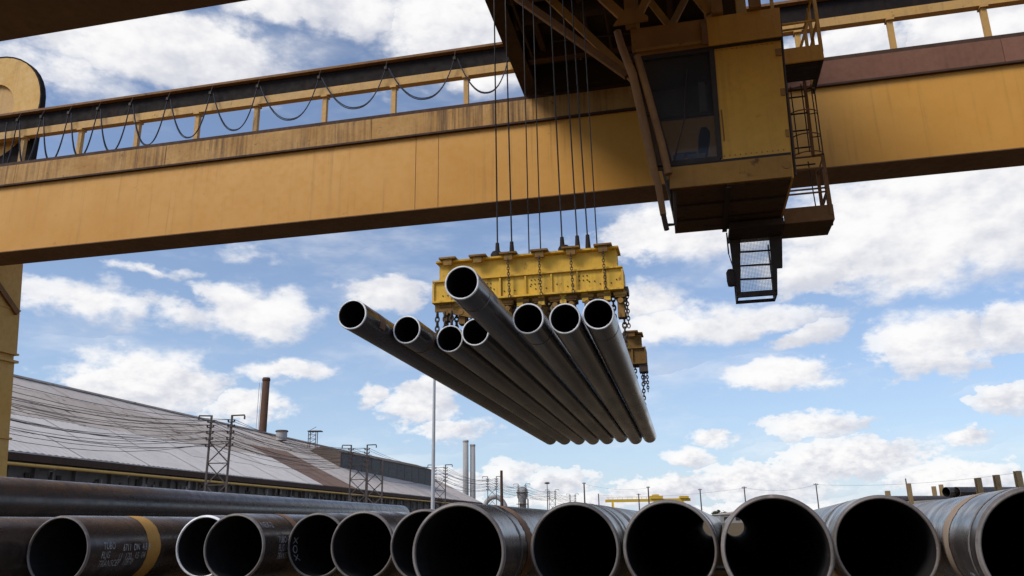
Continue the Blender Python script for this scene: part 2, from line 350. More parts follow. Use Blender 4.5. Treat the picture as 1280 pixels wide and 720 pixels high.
# ---------------------------------------------------------------- gantry crane (girders, legs, festoon track)
V0, V1, GB, GT = 19.57, 20.62, Z(8.40), Z(10.67)
ST = Z(11.33)
gc = thing('gantry_crane', 'huge ochre yellow gantry crane with long box girders spanning the whole pipe yard', 'gantry crane', (-21.6, 21.4, 0))
def girder(v0, v1, front, nm):
    m = MB(); m.box((-26, v0, GB), (19, v1, GT)); part(nm, m, 'girder_yellow', gc)
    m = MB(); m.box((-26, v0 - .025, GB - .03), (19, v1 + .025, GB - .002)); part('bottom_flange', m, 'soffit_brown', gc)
    cuts = [-26, -20.5, -15.05, -8.35, -3.6, 2.4, 8.2, 14, 19] if front else [-26, -12, 3, 19]
    for a, b in zip(cuts, cuts[1:]):
        m = MB(); m.box((a + .006, v0 - .07, GT), (b - .006, v1 + .07, ST)); part('top_plate', m, 'strip_rust' if a >= 2.3 else 'strip_yellow', gc)
    for vv, d in ((v0, -1), (v1, 1)):
        m = MB(); m.box((-26, vv + d * .003, GT - .055), (19, vv + d * .10, GT - .002)); part('shadow_line_lip', m, 'dark_lip', gc)  # dark rusty lip; its colour draws the shadow line under the top plate
    m = MB(); m.box((-26, v0 + .02, ST + .001), (19, v0 + .10, ST + .16)); part('trolley_rail', m, 'dark_lip', gc)
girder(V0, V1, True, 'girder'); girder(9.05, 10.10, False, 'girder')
for u in (-7.02, -6.35):        # rusty weld seams on the face
    m = MB(); m.box((u, V0 - .004, GB + .02), (u + .014, V0 - .0005, GT - .06)); part('weld_seam', m, 'tube_brown', gc)
# festoon track on posts behind the far girder
m = MB(); m.box((-26, 20.60, Z(13.23)), (19, 20.68, Z(13.84))); part('track_web', m, 'track_dark', gc)
m = MB(); m.box((-26, 20.50, Z(12.97)), (19, 20.72, Z(13.229))); part('track_lower_flange', m, 'track_yellow', gc)
m = MB(); m.box((-26, 20.44, Z(13.841)), (19, 20.76, Z(13.92))); part('track_upper_flange', m, 'tube_brown', gc)
pu = [-23.8, -21.5, -19.23, -17.05, -14.85, -12.75, -10.40, -8.12, -5.82, -3.5, -1.2, 1.1, 3.7, 6.08, 8.39, 10.7, 13.0, 15.3, 17.6]
for u in pu:
    m = MB(); m.box((u - .07, 20.53, ST), (u + .07, 20.67, Z(12.969))); m.box((u - .1, 20.46, Z(12.90)), (u + .1, 20.71, Z(12.968))); part('post', m, 'track_yellow', gc)
# legs: far legs behind the far girder, near legs in front of the near one, leaning outward
def leg(u0, u1, vt, vb, sgn):
    w = 1.15; H = GT + .3; zm = Z(5.55)
    def sec(f, inset): v = vt + (vb - vt) * f; return [(u0 + inset, v + inset), (u1 - inset, v + inset), (u1 - inset, v + w - inset), (u0 + inset, v + w - inset)]
    def slab(m, za, zb, inset):
        q0 = sec(1 - za / H, inset); q1 = sec(1 - zb / H, inset)
        m.hexa([(*q, za) for q in q0] + [(*q, zb) for q in q1])
    m = MB(); slab(m, .25, zm - .02, 0); L = part('leg', m, 'leg_yellow', gc)
    m = MB(); slab(m, zm + .30, H, -.04); part('leg', m, 'leg_yellow', gc)
    m = MB(); slab(m, zm - .02, zm + .06, -.09); slab(m, zm + .061, zm + .24, .02); slab(m, zm + .241, zm + .30, -.09); part('leg_flange', m, 'leg_yellow', L)
    m = MB(); slab(m, .0, .25, -.25); part('leg_foot', m, 'trolley_brown', L)
    for z in (Z(3.0), Z(7.3)):
        m = MB(); slab(m, z, z + .05, -.065); part('stiffener', m, 'leg_yellow', L)
leg(-24.4, -22.3, 20.72, 22.06, 1); leg(-24.4, -22.3, 7.8, 6.5, -1)
leg(15.6, 17.8, 20.72, 22.06, 1); leg(15.6, 17.8, 7.8, 6.5, -1)
m = MB(); m.beam((-22.23, 20.9, Z(8.2)), (-22.23, 22.2, Z(7.2)), .12, .18); part('leg_brace', m, 'tube_brown', gc)
# rounded end frame standing above the far girder
def arch(cu, cz, R0, R1, va, vb, base):
    m = MB(); n = 40; outer = []; inner = []
    ang = [math.pi * (-.5) + 2 * math.pi * i / n for i in range(n)]
    for a in ang:
        x, z = math.cos(a), math.sin(a)
        outer.append((cu + R0 * x, max(cz + R0 * z, base) if z > 0 else base + (cz - base) * (1 + z)))
        inner.append((cu + R1 * x, cz + R1 * z))
    for i in range(n):          # widen the foot to a straight-sided frame
        x, z = math.cos(ang[i]), math.sin(ang[i])
        if z <= 0: outer[i] = (cu + R0 * (x / max(abs(x), abs(z))), cz + (base - cz) * (-z / max(abs(x), abs(z))))
    vs = []
    for (lst, v) in ((outer, va), (inner, va), (outer, vb), (inner, vb)): vs += [(q[0], v, q[1]) for q in lst]
    fs = []
    for i in range(n):
        j = (i + 1) % n
        fs += [(i, j, n + j, n + i), (2 * n + j, 2 * n + i, 3 * n + i, 3 * n + j), (j, i, 2 * n + i, 2 * n + j), (n + i, n + j, 3 * n + j, 3 * n + i)]
    return m.add(vs, fs)
part('arched_end_frame', arch(-23.6, Z(14.5), 2.10, 1.02, 20.95, 21.14, Z(11.0)), 'leg_yellow', gc)
part('arch_rim', arch(-23.6, Z(14.5), 2.15, 2.101, 20.94, 21.16, Z(11.0)), 'track_dark', gc)

m = MB(); m.tube([(-23.6, 21.08, Z(14.5)), (-23.6, 21.13, Z(14.5))], 1.019, 40); part('arch_back_plate', m, 'track_yellow', gc)

# festoon cable loops
fl = [-22.15, -21.62, -20.67, -19.59, -18.46, -17.23, -15.84, -14.28, -12.61, -10.50, -8.28, -6.08, -4.36]
fb = [11.75, 11.78, 11.79, 11.81, 11.85, 11.93, 12.0, 12.05, 12.16, 12.26, 12.27, 12.2]
ordn = ['tight', 'second', 'third', 'fourth', 'fifth', 'sixth', 'seventh', 'eighth', 'ninth', 'tenth', 'eleventh', 'last']
for i in range(12):
    a, b = fl[i], fl[i + 1]; zt = Z(13.50)
    lab = ('black cable loop under the crane track, outermost at the left frame edge' if i == 0 else
           'black cable loop hanging from the crane track right beside the trolley' if i == 11 else
           f'black cable loop hanging under the crane track, {ordn[i]} loop counted from the left')
    fo = thing('festoon_cable', lab, 'cable loop', ((a + b) / 2, 20.36, zt), CRANE, 'festoon cable loops under the crane track')
    for j, (dz, dv) in enumerate(((0, 0), (.06, .04))):
        m = MB(); pts = []; zb = Z(fb[i]) + dz * (b - a) / 2
        for k in range(19):
            x = -1 + k / 9; sk = x + .13 * (1 - x * x)
            pts.append((a + .05 + (b - a - .1) * (sk + 1) / 2, 20.36 + dv * (1 - x * x), zb + (zt - zb) * abs(x) ** 2.3))
        m.tube(pts, .0165, 6); part('cable', m, 'cable_rubber', fo)
    m = MB(); m.box((b - .08, 20.31, zt - .04), (b + .0, 20.42, zt + .06)); m.tube([(b - .045, 20.36, zt + .06), (b - .045, 20.46, zt + .36)], .014, 6); part('hanger', m, 'frame_dark', fo)

# ---------------------------------------------------------------- trolley on the girders
tr = thing('crane_trolley', 'dark brown hoist trolley bridging both girders above the hanging pipes', 'crane trolley', (-.95, 14.8, ST))
TB = Z(11.60); TU = Z(12.25); UL, UR = -3.82, 1.85
for a in (UL, UR - .30): m = MB(); m.box((a, 9.2, TB), (a + .30, 20.2, TU)); m.box((a - .06, 9.2, TB - .03), (a + .36, 20.2, TB - .001)); part('side_beam', m, 'trolley_dark', tr)
for v in (10.2, 12.9, 15.6, 18.2): m = MB(); m.box((UL + .361, v, TB + .12), (UR - .361, v + .24, TU)); part('cross_beam', m, 'trolley_brown', tr)
for u in (-3.1, -1.9, .2): m = MB(); m.box((u, 10.45, TB + .3), (u + .14, 18.19, TU - .002)); part('deck_stringer', m, 'trolley_brown', tr)
for a, b in ((-3.82, -2.2), (-2.19, -.55), (-.54, .9), (.91, 1.85)): m = MB(); m.box((a, 9.2, TU + .001), (b, 20.2, TU + .05)); part('deck_plate', m, 'trolley_dark', tr)
for v, d in ((19.50, 1), (9.07, 1)):
    m = MB(); m.box((UL + .361, v - .12, Z(11.50)), (UR - .361, v + .42, TU - .003)); part('end_carriage', m, 'trolley_dark', tr)
    for u in (UL + .7, UR - .9):
        m = MB(); m.tube([(u, v + .02, Z(11.62)), (u, v + .17, Z(11.62))], .20, 20); part('wheel', m, 'frame_dark', tr)
for v in (13.6, 16.6):
    m = MB(); m.tube([(-3.4, v, Z(11.98)), (-.75, v, Z(11.98))], .26, 20); m.tube([(-3.45, v, Z(11.98)), (-3.38, v, Z(11.98))], .36, 20); m.tube([(-.77, v, Z(11.98)), (-.7, v, Z(11.98))], .36, 20)
    part('hoist_drum', m, 'trolley_dark', tr)
m = MB(); m.box((-3.2, 10.5, TU + .051), (1.2, 19.0, TU + 2.3)); mh = part('machinery_house', m, 'cab_grimy', tr)
for u0_, v0_, u1_, v1_ in ((-3.3, 10.5, -3.3, 18.0), (-1.2, 10.5, -1.25, 18.1), (-2.7, 13.1, 1.2, 13.1), (-2.7, 17.4, 1.2, 17.4)):
    m = MB(); m.tube([(u0_, v0_, TB + .06), ((u0_ + u1_) / 2, (v0_ + v1_) / 2, TB - .02), (u1_, v1_, TB + .06)], .035, 8); part('conduit', m, 'trolley_dark', tr)
# frame that carries the cab: posts, braces, fascia
def tb(name, a, b, w, h, mat='trolley_brown'): m = MB(); m.beam(a, b, w, h); return part(name, m, mat, tr)
for v in (13.24, 15.45):
    for u in (-.53, 1.05, 1.72): m = MB(); m.box((u - .10, v - .08, Z(8.93)), (u + .10, v + .08, TB + .12)); part('hanger_post', m, 'cab_grimy', tr)
    tb('brace', (-.60, v - .07, Z(9.04)), (-2.6, v - .07, TB + .1), .09, .17, 'cab_grimy')
    tb('brace', (-.42, v - .07, Z(9.02)), (1.0, v - .07, TB + .05), .08, .14, 'cab_grimy')
    tb('brace', (.92, v + .06, Z(9.02)), (-.5, v + .06, TB + .05), .08, .14, 'cab_grimy')
tb('brace', (-.72, 14.5, Z(8.66)), (-3.55, 14.5, Z(11.5)), .12, .14, 'tube_brown')
m = MB(); m.prism([(-.85, Z(8.93)), (-.2, Z(8.93)), (-.2, Z(9.02)), (-.45, Z(9.25)), (-.62, Z(9.25))], 13.10, 13.145); part('gusset_plate', m, 'cab_grimy', tr)

# ---------------------------------------------------------------- operator cab
cb = thing('operator_cab', 'ochre steel operator cab with dark slanted window hanging under the crane trolley', 'crane cab', (1.0, 14.45, Z(5.6)))
CV0, CV1 = 13.30, 15.60; ZB, ZS, ZW, ZF = Z(5.60), Z(6.00), Z(8.28), Z(8.90)
# right part of the front wall, seen edge to the window
m = MB(); m.prism([(.87, ZS + .06), (2.02, ZS + .06), (2.10, ZW), (.93, ZW)], CV0, CV0 + .05); part('front_wall', m, 'cab_yellow', cb)
m = MB(); m.prism([(-.05, ZB), (2.0, ZB), (2.02, ZS), (-.03, ZS)], CV0 - .035, CV0 + .02); sk = part('skirt', m, 'cab_grimy', cb)
m = MB(); m.tube([(1.93, CV0 - .05, Z(5.82)), (1.93, CV0 - .036, Z(5.82))], .07, 16); part('round_cover', m, 'cab_grimy', sk)
m = MB(); m.prism([(-.04, ZS + .001), (2.03, ZS + .001), (2.03, ZS + .059), (-.04, ZS + .059)], CV0 - .012, CV0 + .03); part('seam_strip', m, 'frame_dark', cb)
m = MB(); m.prism([(-.50, ZW + .03), (.84, ZW + .03), (.84, ZF), (-.55, ZF)], CV0 - .03, CV0 + .10); part('fascia', m, 'cab_grimy', cb)
m = MB(); m.prism([(.845, ZW + .03), (2.12, ZW + .03), (2.14, ZF), (.845, ZF)], CV0 - .06, CV0 + .10); part('fascia', m, 'cab_yellow', cb)
m = MB(); m.box((-.48, CV0 - .07, ZW + .10), (.84, CV0 - .031, ZW + .16)); part('fascia_rib', m, 'cab_grimy', cb)
m = MB(); m.box((.74, CV0 - .10, ZW + .05), (.84, CV0 - .071, ZF - .05)); part('fascia_lug', m, 'tube_brown', cb)
m = MB(); m.prism([(-.52, ZW - .02), (2.12, ZW - .02), (2.12, ZW + .028), (-.52, ZW + .028)], CV0 - .03, CV0 + .08); part('drip_strip', m, 'frame_dark', cb)
m = MB(); m.box((-.50, CV0 + .101, ZF - .06), (2.12, CV1, ZF)); part('roof', m, 'trolley_brown', cb)
m = MB(); m.hexa([(2.0, CV0 + .051, ZB + .01), (2.04, CV0 + .051, ZB + .01), (2.04, CV1, ZB + .01), (2.0, CV1, ZB + .01), (2.07, CV0 + .101, ZF - .061), (2.12, CV0 + .101, ZF - .061), (2.12, CV1, ZF - .061), (2.07, CV1, ZF - .061)]); part('side_wall', m, 'cab_yellow', cb)
# back wall: lower sill and posts round a rear window
m = MB(); m.prism([(0, ZB + .01), (2.0, ZB + .01), (2.03, Z(7.05)), (-.17, Z(7.05))], CV1 - .05, CV1); part('back_wall', m, 'cab_inner', cb)
m = MB(); m.prism([(1.08, Z(7.051)), (2.03, Z(7.051)), (2.08, ZF - .062), (1.08, ZF - .062)], CV1 - .05, CV1); part('back_wall', m, 'cab_inner', cb)
m = MB(); m.prism([(-.37, Z(8.18)), (1.079, Z(8.18)), (1.079, ZF - .062), (-.48, ZF - .062)], CV1 - .05, CV1 - .001); part('back_wall', m, 'cab_inner', cb)
rw = MB()
for a_, b_ in (((-.17, 7.08), (1.05, 7.08)), ((1.05, 7.1), (1.05, 8.15)), ((-.36, 8.15), (1.02, 8.15)), ((-.17, 7.1), (-.36, 8.12))): rw.beam((a_[0], CV1 - .02, Z(a_[1])), (b_[0], CV1 - .02, Z(b_[1])), .05, .05, (0, 1, 0))
rwf = part('rear_window', rw, 'frame_dark', cb)
m = MB(); m.prism([(-.17, Z(7.1)), (1.04, Z(7.1)), (1.04, Z(8.13)), (-.35, Z(8.13))], CV1 - .024, CV1 - .016); part('pane', m, 'cab_glass', rwf)
# front side window: frame bars and pane
W = [(-.40, ZW - .03), (.89, ZW - .03), (.85, ZS + .08), (.0, ZS + .08)]
fwn = MB()
for i, wd in ((0, .07), (1, .09), (2, .09), (3, .08)):
    a, b_ = W[i], W[(i + 1) % 4]; fwn.beam((a[0], CV0 + .01 + .001 * i, a[1]), (b_[0], CV0 + .01 + .001 * i, b_[1]), wd, .07, (0, 1, 0))
fwo = part('side_window', fwn, 'frame_dark', cb)
m = MB(); m.prism([(-.38, ZW - .05), (.86, ZW - .05), (.83, ZS + .1), (.02, ZS + .1)][::-1], CV0 + .012, CV0 + .02); part('pane', m, 'cab_glass', fwo)
m = MB(); m.beam((-.26, CV0 + .03, Z(7.02)), (.83, CV0 + .03, Z(6.98)), .03, .035, (0, 1, 0)); part('glazing_bar', m, 'frame_dark', fwo)
# slanted windscreen facing the load
ws = MB()
for v in (CV0 + .07, CV1 - .08): ws.beam((-.40, v, ZW), (.0, v, ZS + .05), .06, .08, (0, 1, 0))
ws.beam((-.40, CV0 + .1, ZW - .03), (-.40, CV1 - .1, ZW - .03), .06, .06); ws.beam((-.02, CV0 + .1, ZS + .08), (-.02, CV1 - .1, ZS + .08), .06, .06)
wso = part('windscreen', ws, 'frame_dark', cb)
m = MB(); m.hexa([(-.02, CV0 + .1, ZS + .1), (-.005, CV0 + .1, ZS + .1), (-.005, CV1 - .1, ZS + .1), (-.02, CV1 - .1, ZS + .1), (-.395, CV0 + .1, ZW - .05), (-.38, CV0 + .1, ZW - .05), (-.38, CV1 - .1, ZW - .05), (-.395, CV1 - .1, ZW - .05)]); part('pane', m, 'cab_glass', wso)
# floor of six plates on bearers
for i, (a, b_) in enumerate(((-.02, .93), (.96, 1.99))):
    for j in range(3):
        v = CV0 + .03 + j * .76; m = MB(); m.box((a, v, ZB - .012 - .006 * ((i + j) % 2)), (b_, v + .735, ZB + .03)); part('floor_plate', m, 'underside_rust', cb)
for v in (CV0 + .79, CV0 + 1.55): m = MB(); m.box((0, v - .035, ZB - .05), (1.98, v + .0, ZB - .019)); part('floor_bearer', m, 'trolley_dark', cb)
m = MB(); m.box((.90, CV0 + .02, ZB - .075), (.99, CV1 - .02, ZB - .051)); part('floor_bearer', m, 'trolley_dark', cb)
m = MB(); m.box((1.02, CV1 - .55, ZB - .20), (2.02, CV1 + .35, ZB - .076)); part('rear_step_box', m, 'trolley_dark', cb)
# seat and console seen through the window
m = MB(); m.box((.10, 14.25, Z(6.28)), (.58, 14.75, Z(6.42))); m.prism([(.50, Z(6.421)), (.62, Z(6.421)), (.78, Z(7.10)), (.72, Z(7.22)), (.62, Z(7.22)), (.56, Z(7.05))], 14.28, 14.72); m.box((.28, 14.4, ZB + .03), (.42, 14.6, Z(6.279)))
m.box((.12, 14.18, Z(6.62)), (.50, 14.25, Z(6.69))); part('operator_seat', m, 'seat_black', cb)
m = MB(); m.box((.05, 13.5, ZB + .03), (.24, 14.0, Z(6.35))); m.box((.30, 13.45, Z(6.2)), (.62, 13.75, Z(6.30))); part('console', m, 'cab_inner', cb)
m = MB(); m.box((.60, 13.42, Z(7.1)), (.72, 13.5, Z(7.7))); part('control_box', m, 'cab_inner', cb)
for z in (6.35, 7.15, 7.95): m = MB(); m.box((1.985, CV0 - .02, Z(z)), (2.03 + .03 * (z - 6), CV0 - .001, Z(z + .14))); part('hinge', m, 'cab_grimy', cb)
m = MB()
for k in range(12): m.tube([(.98 + k * .088, CV0 - .012, ZW - .06), (.98 + k * .088, CV0 - .0005, ZW - .06)], .012, 6); m.tube([(.93 + k * .09, CV0 - .012, ZS + .12), (.93 + k * .09, CV0 - .0005, ZS + .12)], .012, 6)
o_ = part('rivet_row', m, 'cab_grimy', cb); o_['kind'] = 'stuff'
m = MB(); m.tube([(.06, CV0 - .03, ZS + .12), (.30, CV0 - .03, Z(6.9)), (.36, CV0 - .03, Z(7.5))], .012, 6); m.beam((.30, CV0 - .03, Z(7.0)), (.42, CV0 - .03, Z(7.9)), .02, .02, (0, 1, 0)); part('wiper', m, 'frame_dark', cb)
m = MB(); m.tube([(.95, CV0 - .03, Z(6.4)), (.95, CV0 - .07, Z(6.45)), (.95, CV0 - .07, Z(6.95)), (.95, CV0 - .03, Z(7.0))], .012, 6); part('grab_handle', m, 'tube_brown', cb)
m = MB(); m.tube([(2.09, CV0 + .2, ZB + .1), (2.12, CV0 + .2, Z(7.6)), (2.17, CV0 + .2, ZF)], .025, 8); part('conduit', m, 'frame_dark', cb)
# guard tubes by the windscreen
for v in (13.08,):
    m = MB(); m.tube([(-.78, v, Z(8.77)), (-.72, v, Z(8.45)), (-.55, v, Z(7.83)), (-.40, v, Z(6.75)), (-.29, v, Z(5.86)), (-.24, v, Z(5.64)), (-.19, v, Z(5.05))], [.07, .075, .08, .08, .075, .065, .055], 10); gt = part('guard_tube', m, 'tube_brown', cb)
    m = MB(); m.tube([(-.45, v + .02, Z(8.2)), (-.32, v + .02, Z(7.5)), (-.13, v + .02, Z(6.4)), (-.05, v + .02, Z(5.80))], .07, 10); part('guard_tube', m, 'tube_brown', cb)
    m = MB(); m.tube([(-.19, v, Z(5.06)), (-.165, v, Z(4.86)), (-.15, v, Z(4.77))], .045, 8); m.tube([(-.16, v, Z(4.86)), (.0, v + .25, Z(4.95)), (.03, v + .3, Z(5.62))], .03, 8); part('bumper_hook', m, 'trolley_dark', cb)
    for z, ua, ub in ((8.1, -.62, -.42), (7.0, -.43, -.22), (6.0, -.31, -.08)): m = MB(); m.beam((ua, v, Z(z)), (ub, v + .02, Z(z)), .04, .06); part('tube_clip', m, 'trolley_dark', cb)
m = MB(); m.prism([(-.62, Z(8.3)), (-.46, Z(8.3)), (-.10, Z(5.9)), (-.24, Z(5.9))], 13.12, 13.15); part('guard_plate', m, 'trolley_brown', cb)

# access: upper platform, caged ladder, lower platform
ac = thing('access_ladder', 'rusty caged ladder between two small railed platforms beside the operator cab', 'ladder', (2.55, 15.0, Z(5.45)))
def ap(name, m, mat='tube_brown', par=None): return part(name, m, mat, par or ac)
m = MB(); m.box((2.16, 14.0, Z(8.19)), (2.93, 14.04, Z(8.50))); ap('platform_fascia', m, 'cab_yellow')
m = MB(); m.box((2.13, 14.041, Z(8.19)), (2.17, 15.3, Z(8.36))); m.box((2.89, 14.041, Z(8.19)), (2.93, 15.3, Z(8.36))); ap('platform_frame', m, 'frame_dark')
for i in range(13): m = MB(); v = 14.06 + i * .055; m.box((2.171, v, Z(8.20)), (2.889, v + .03, Z(8.24))); ap('grating_bar', m, 'frame_dark')
for (u, v) in ((2.14, 14.05), (2.91, 14.05), (2.91, 14.7), (2.91, 15.3), (2.14, 15.3)):
    m = MB(); m.box((u - .03, v - .03, Z(8.36)), (u + .03, v + .03, Z(9.75))); ap('rail_post', m, 'cab_yellow')
for z in (9.05, 9.72):
    m = MB(); m.tube([(2.12, 14.05, Z(z)), (2.91, 14.05, Z(z)), (2.91, 15.3, Z(z)), (2.14, 15.3, Z(z))], .028, 8); ap('hand_rail', m, 'cab_yellow')
m = MB(); m.beam((2.55, 14.06, Z(8.5)), (2.75, 14.06, Z(9.05)), .04, .05); ap('rail_brace', m, 'cab_yellow')
for u in (2.36, 2.71): m = MB(); m.beam((u, 15.0, Z(8.35)), (u - .02, 15.0, Z(6.70)), .05, .09); ap('ladder_stile', m)
for k in range(5): m = MB(); z = 8.0 - .365 * k / 1.0; m.tube([(2.35, 15.0, Z(z - .0)), (2.71, 15.0, Z(z))], .016, 6); ap('rung', m, 'frame_dark')
for z in (8.1, 7.6, 7.1, 6.72):
    m = MB(); pts = [(2.34, 15.0, Z(z))] + [(2.6 - .27 * math.cos(a), 14.98 - .20 * math.sin(a), Z(z) - .0) for a in [math.pi * i / 8 for i in range(9)]] + [(2.72, 15.0, Z(z))]
    m.tube(pts, .012, 6); ap('cage_hoop', m)
for a in (.75, .9, 1.0, .5, .25): 
    m = MB(); x, y = 2.6 - .27 * math.cos(a * math.pi), 14.98 - .20 * math.sin(a * math.pi); m.tube([(x, y, Z(8.15)), (x, y, Z(6.70))], .012, 6); ap('cage_bar', m, 'frame_dark')
m = MB(); m.box((2.05, 15.2, Z(5.455)), (2.96, 15.24, Z(5.76))); ap('platform_fascia', m, 'tube_brown')
m = MB(); m.box((2.05, 15.241, Z(5.455)), (2.96, 16.1, Z(5.53))); ap('platform_floor', m, 'underside_rust')
m = MB(); m.box((2.92, 15.241, Z(5.531)), (2.96, 16.1, Z(5.70))); ap('platform_kerb', m, 'tube_brown')
for (u, v, du) in ((2.92, 15.22, -.02), (3.0, 15.8, .0), (2.92, 16.08, 0)): m = MB(); m.beam((u, v, Z(5.55)), (u + du, v, Z(6.83)), .06, .06); ap('rail_post', m)
for z in (6.12, 6.04 - .0, 6.80):
    m = MB(); m.tube([(2.04, 15.22, Z(z)), (2.91, 15.22, Z(z)), (2.93, 16.08, Z(z))], .02, 6); ap('hand_rail', m)
m = MB(); m.tube([(2.10, 15.0, Z(6.45)), (2.85, 15.0, Z(6.45))], .02, 6); ap('hand_rail', m)
m = MB(); m.tube([(2.66, 15.22, Z(5.5)), (2.62, 15.22, Z(6.70))], .012, 6); ap('tie_rod', m, 'frame_dark')

# mesh cage hanging below the cab
mc = thing('mesh_cage', 'dark steel frame with wire mesh panel hanging below the back of the operator cab', 'mesh cage', (1.5, 15.9, Z(4.2)))
m = MB(); m.prism([(1.03, Z(5.39)), (1.24, Z(5.39)), (1.15, Z(4.30)), (1.07, Z(4.21))][::-1], 15.70, 15.78); part('side_plate', m, 'frame_dark', mc)
m = MB(); m.prism([(1.80, Z(5.39)), (2.04, Z(5.39)), (1.98, Z(4.74)), (1.88, Z(4.74)), (1.83, Z(4.21)), (1.76, Z(4.30))][::-1], 15.70, 15.78); part('side_plate', m, 'frame_dark', mc)
m = MB(); m.box((1.07, 15.70, Z(4.20)), (1.83, 15.78, Z(4.295))); m.box((1.07, 15.781, Z(4.2)), (1.10, 16.2, Z(4.26))); m.box((1.80, 15.781, Z(4.2)), (1.83, 16.2, Z(4.26))); m.box((1.07, 16.201, Z(4.2)), (1.83, 16.25, Z(4.26))); part('bottom_frame', m, 'frame_dark', mc)
for u in (1.07, 1.80): m = MB(); m.box((u, 16.201, Z(4.261)), (u + .03, 16.25, Z(5.39))); part('rear_post', m, 'frame_dark', mc)
m = MB()
for k in range(26):
    a = 1.10 + .7 * k / 25
    m.tube([(a, 15.735, Z(4.29)), (a + .02, 15.735, Z(5.39))], .0032, 4, caps=False)
for k in range(40):
    z = 4.31 + 1.07 * k / 39; m.tube([(1.12, 15.742, Z(z)), (1.84, 15.742, Z(z))], .0032, 4, caps=False)
part('wire_mesh', m, 'galvanised', mc)
for z in (4.55, 4.83, 5.12): m = MB(); m.beam((1.1, 15.72, Z(z + .01)), (1.86, 15.72, Z(z - .01)), .03, .03); part('cross_bar', m, 'frame_dark', mc)
m = MB(); m.tube([(.99, 15.70, Z(5.55)), (.99, 15.70, Z(5.10))], .016, 6); m.tube([(.99, 15.70, Z(5.10)), (1.05, 15.70, Z(4.8))], .01, 6); part('hanger_rod', m, 'frame_dark', mc)
m = MB(); m.lathe([(.0, 0), (.07, .02), (.085, .12), (.085, .30), (.05, .36), (0, .37)], (.99, 15.72, Z(4.42)), 14); m.box((.99, 15.68, Z(4.5)), (1.08, 15.76, Z(4.58))); part('alarm_bell', m, 'frame_dark', mc)

# ---------------------------------------------------------------- hoist ropes and lifting frame
SPU0, SPU1, SPV, SPT = -3.88, -.90, 12.1, Z(4.15)
front = [(-2.886, -3.02), (-2.644, -2.82), (-1.809, -1.98), (-1.561, -1.76), (-1.393, -1.60)]
rear = [(-2.46, -2.62), (-2.26, -2.42), (-1.30, -1.45)]
names = {0: 'leftmost steel hoist rope, rising from the yellow lifting beam to the trolley', 1: 'second steel hoist rope from the left above the yellow lifting beam',
         2: 'steel hoist rope with dark socket at the middle of the yellow lifting beam', 3: 'steel hoist rope, left one of the close pair right of beam middle', 4: 'steel hoist rope, right one of the close pair right of beam middle'}
for i, (ub, utp) in enumerate(front):
    h = thing('hoist_rope', names[i], 'hoist rope', (ub, SPV, SPT), CRANE, 'hoist ropes above the lifting beam')
    m = MB(); m.tube([(ub, SPV, SPT + .06), (utp, 12.6, Z(12.0))], .013, 6); part('rope', m, 'rope_steel', h)
    m = MB(); m.tube([(ub, SPV, SPT + .0), (ub - .003, SPV, SPT + .30)], [.05, .03], 8); part('socket', m, 'frame_dark', h)
nr = ['thin hoist rope running behind the lifting beam, left of the middle pair', 'thin hoist rope running behind the lifting beam, right of the middle pair', 'rightmost thin hoist rope above the yellow lifting beam']
for i, (ub, utp) in enumerate(rear):
    h = thing('hoist_rope', nr[i], 'hoist rope', (ub, 12.62, SPT), CRANE, 'hoist ropes above the lifting beam')
    m = MB(); m.tube([(ub, 12.62, SPT - .05), (utp, 13.4, Z(12.0))], .011, 6); part('rope', m, 'rope_steel', h)
sp = thing('pipe_spreader', 'bright yellow lifting beam with bolted plates holding the hanging steel pipes', 'lifting beam', (-2.44, 14.9, Z(3.4)))
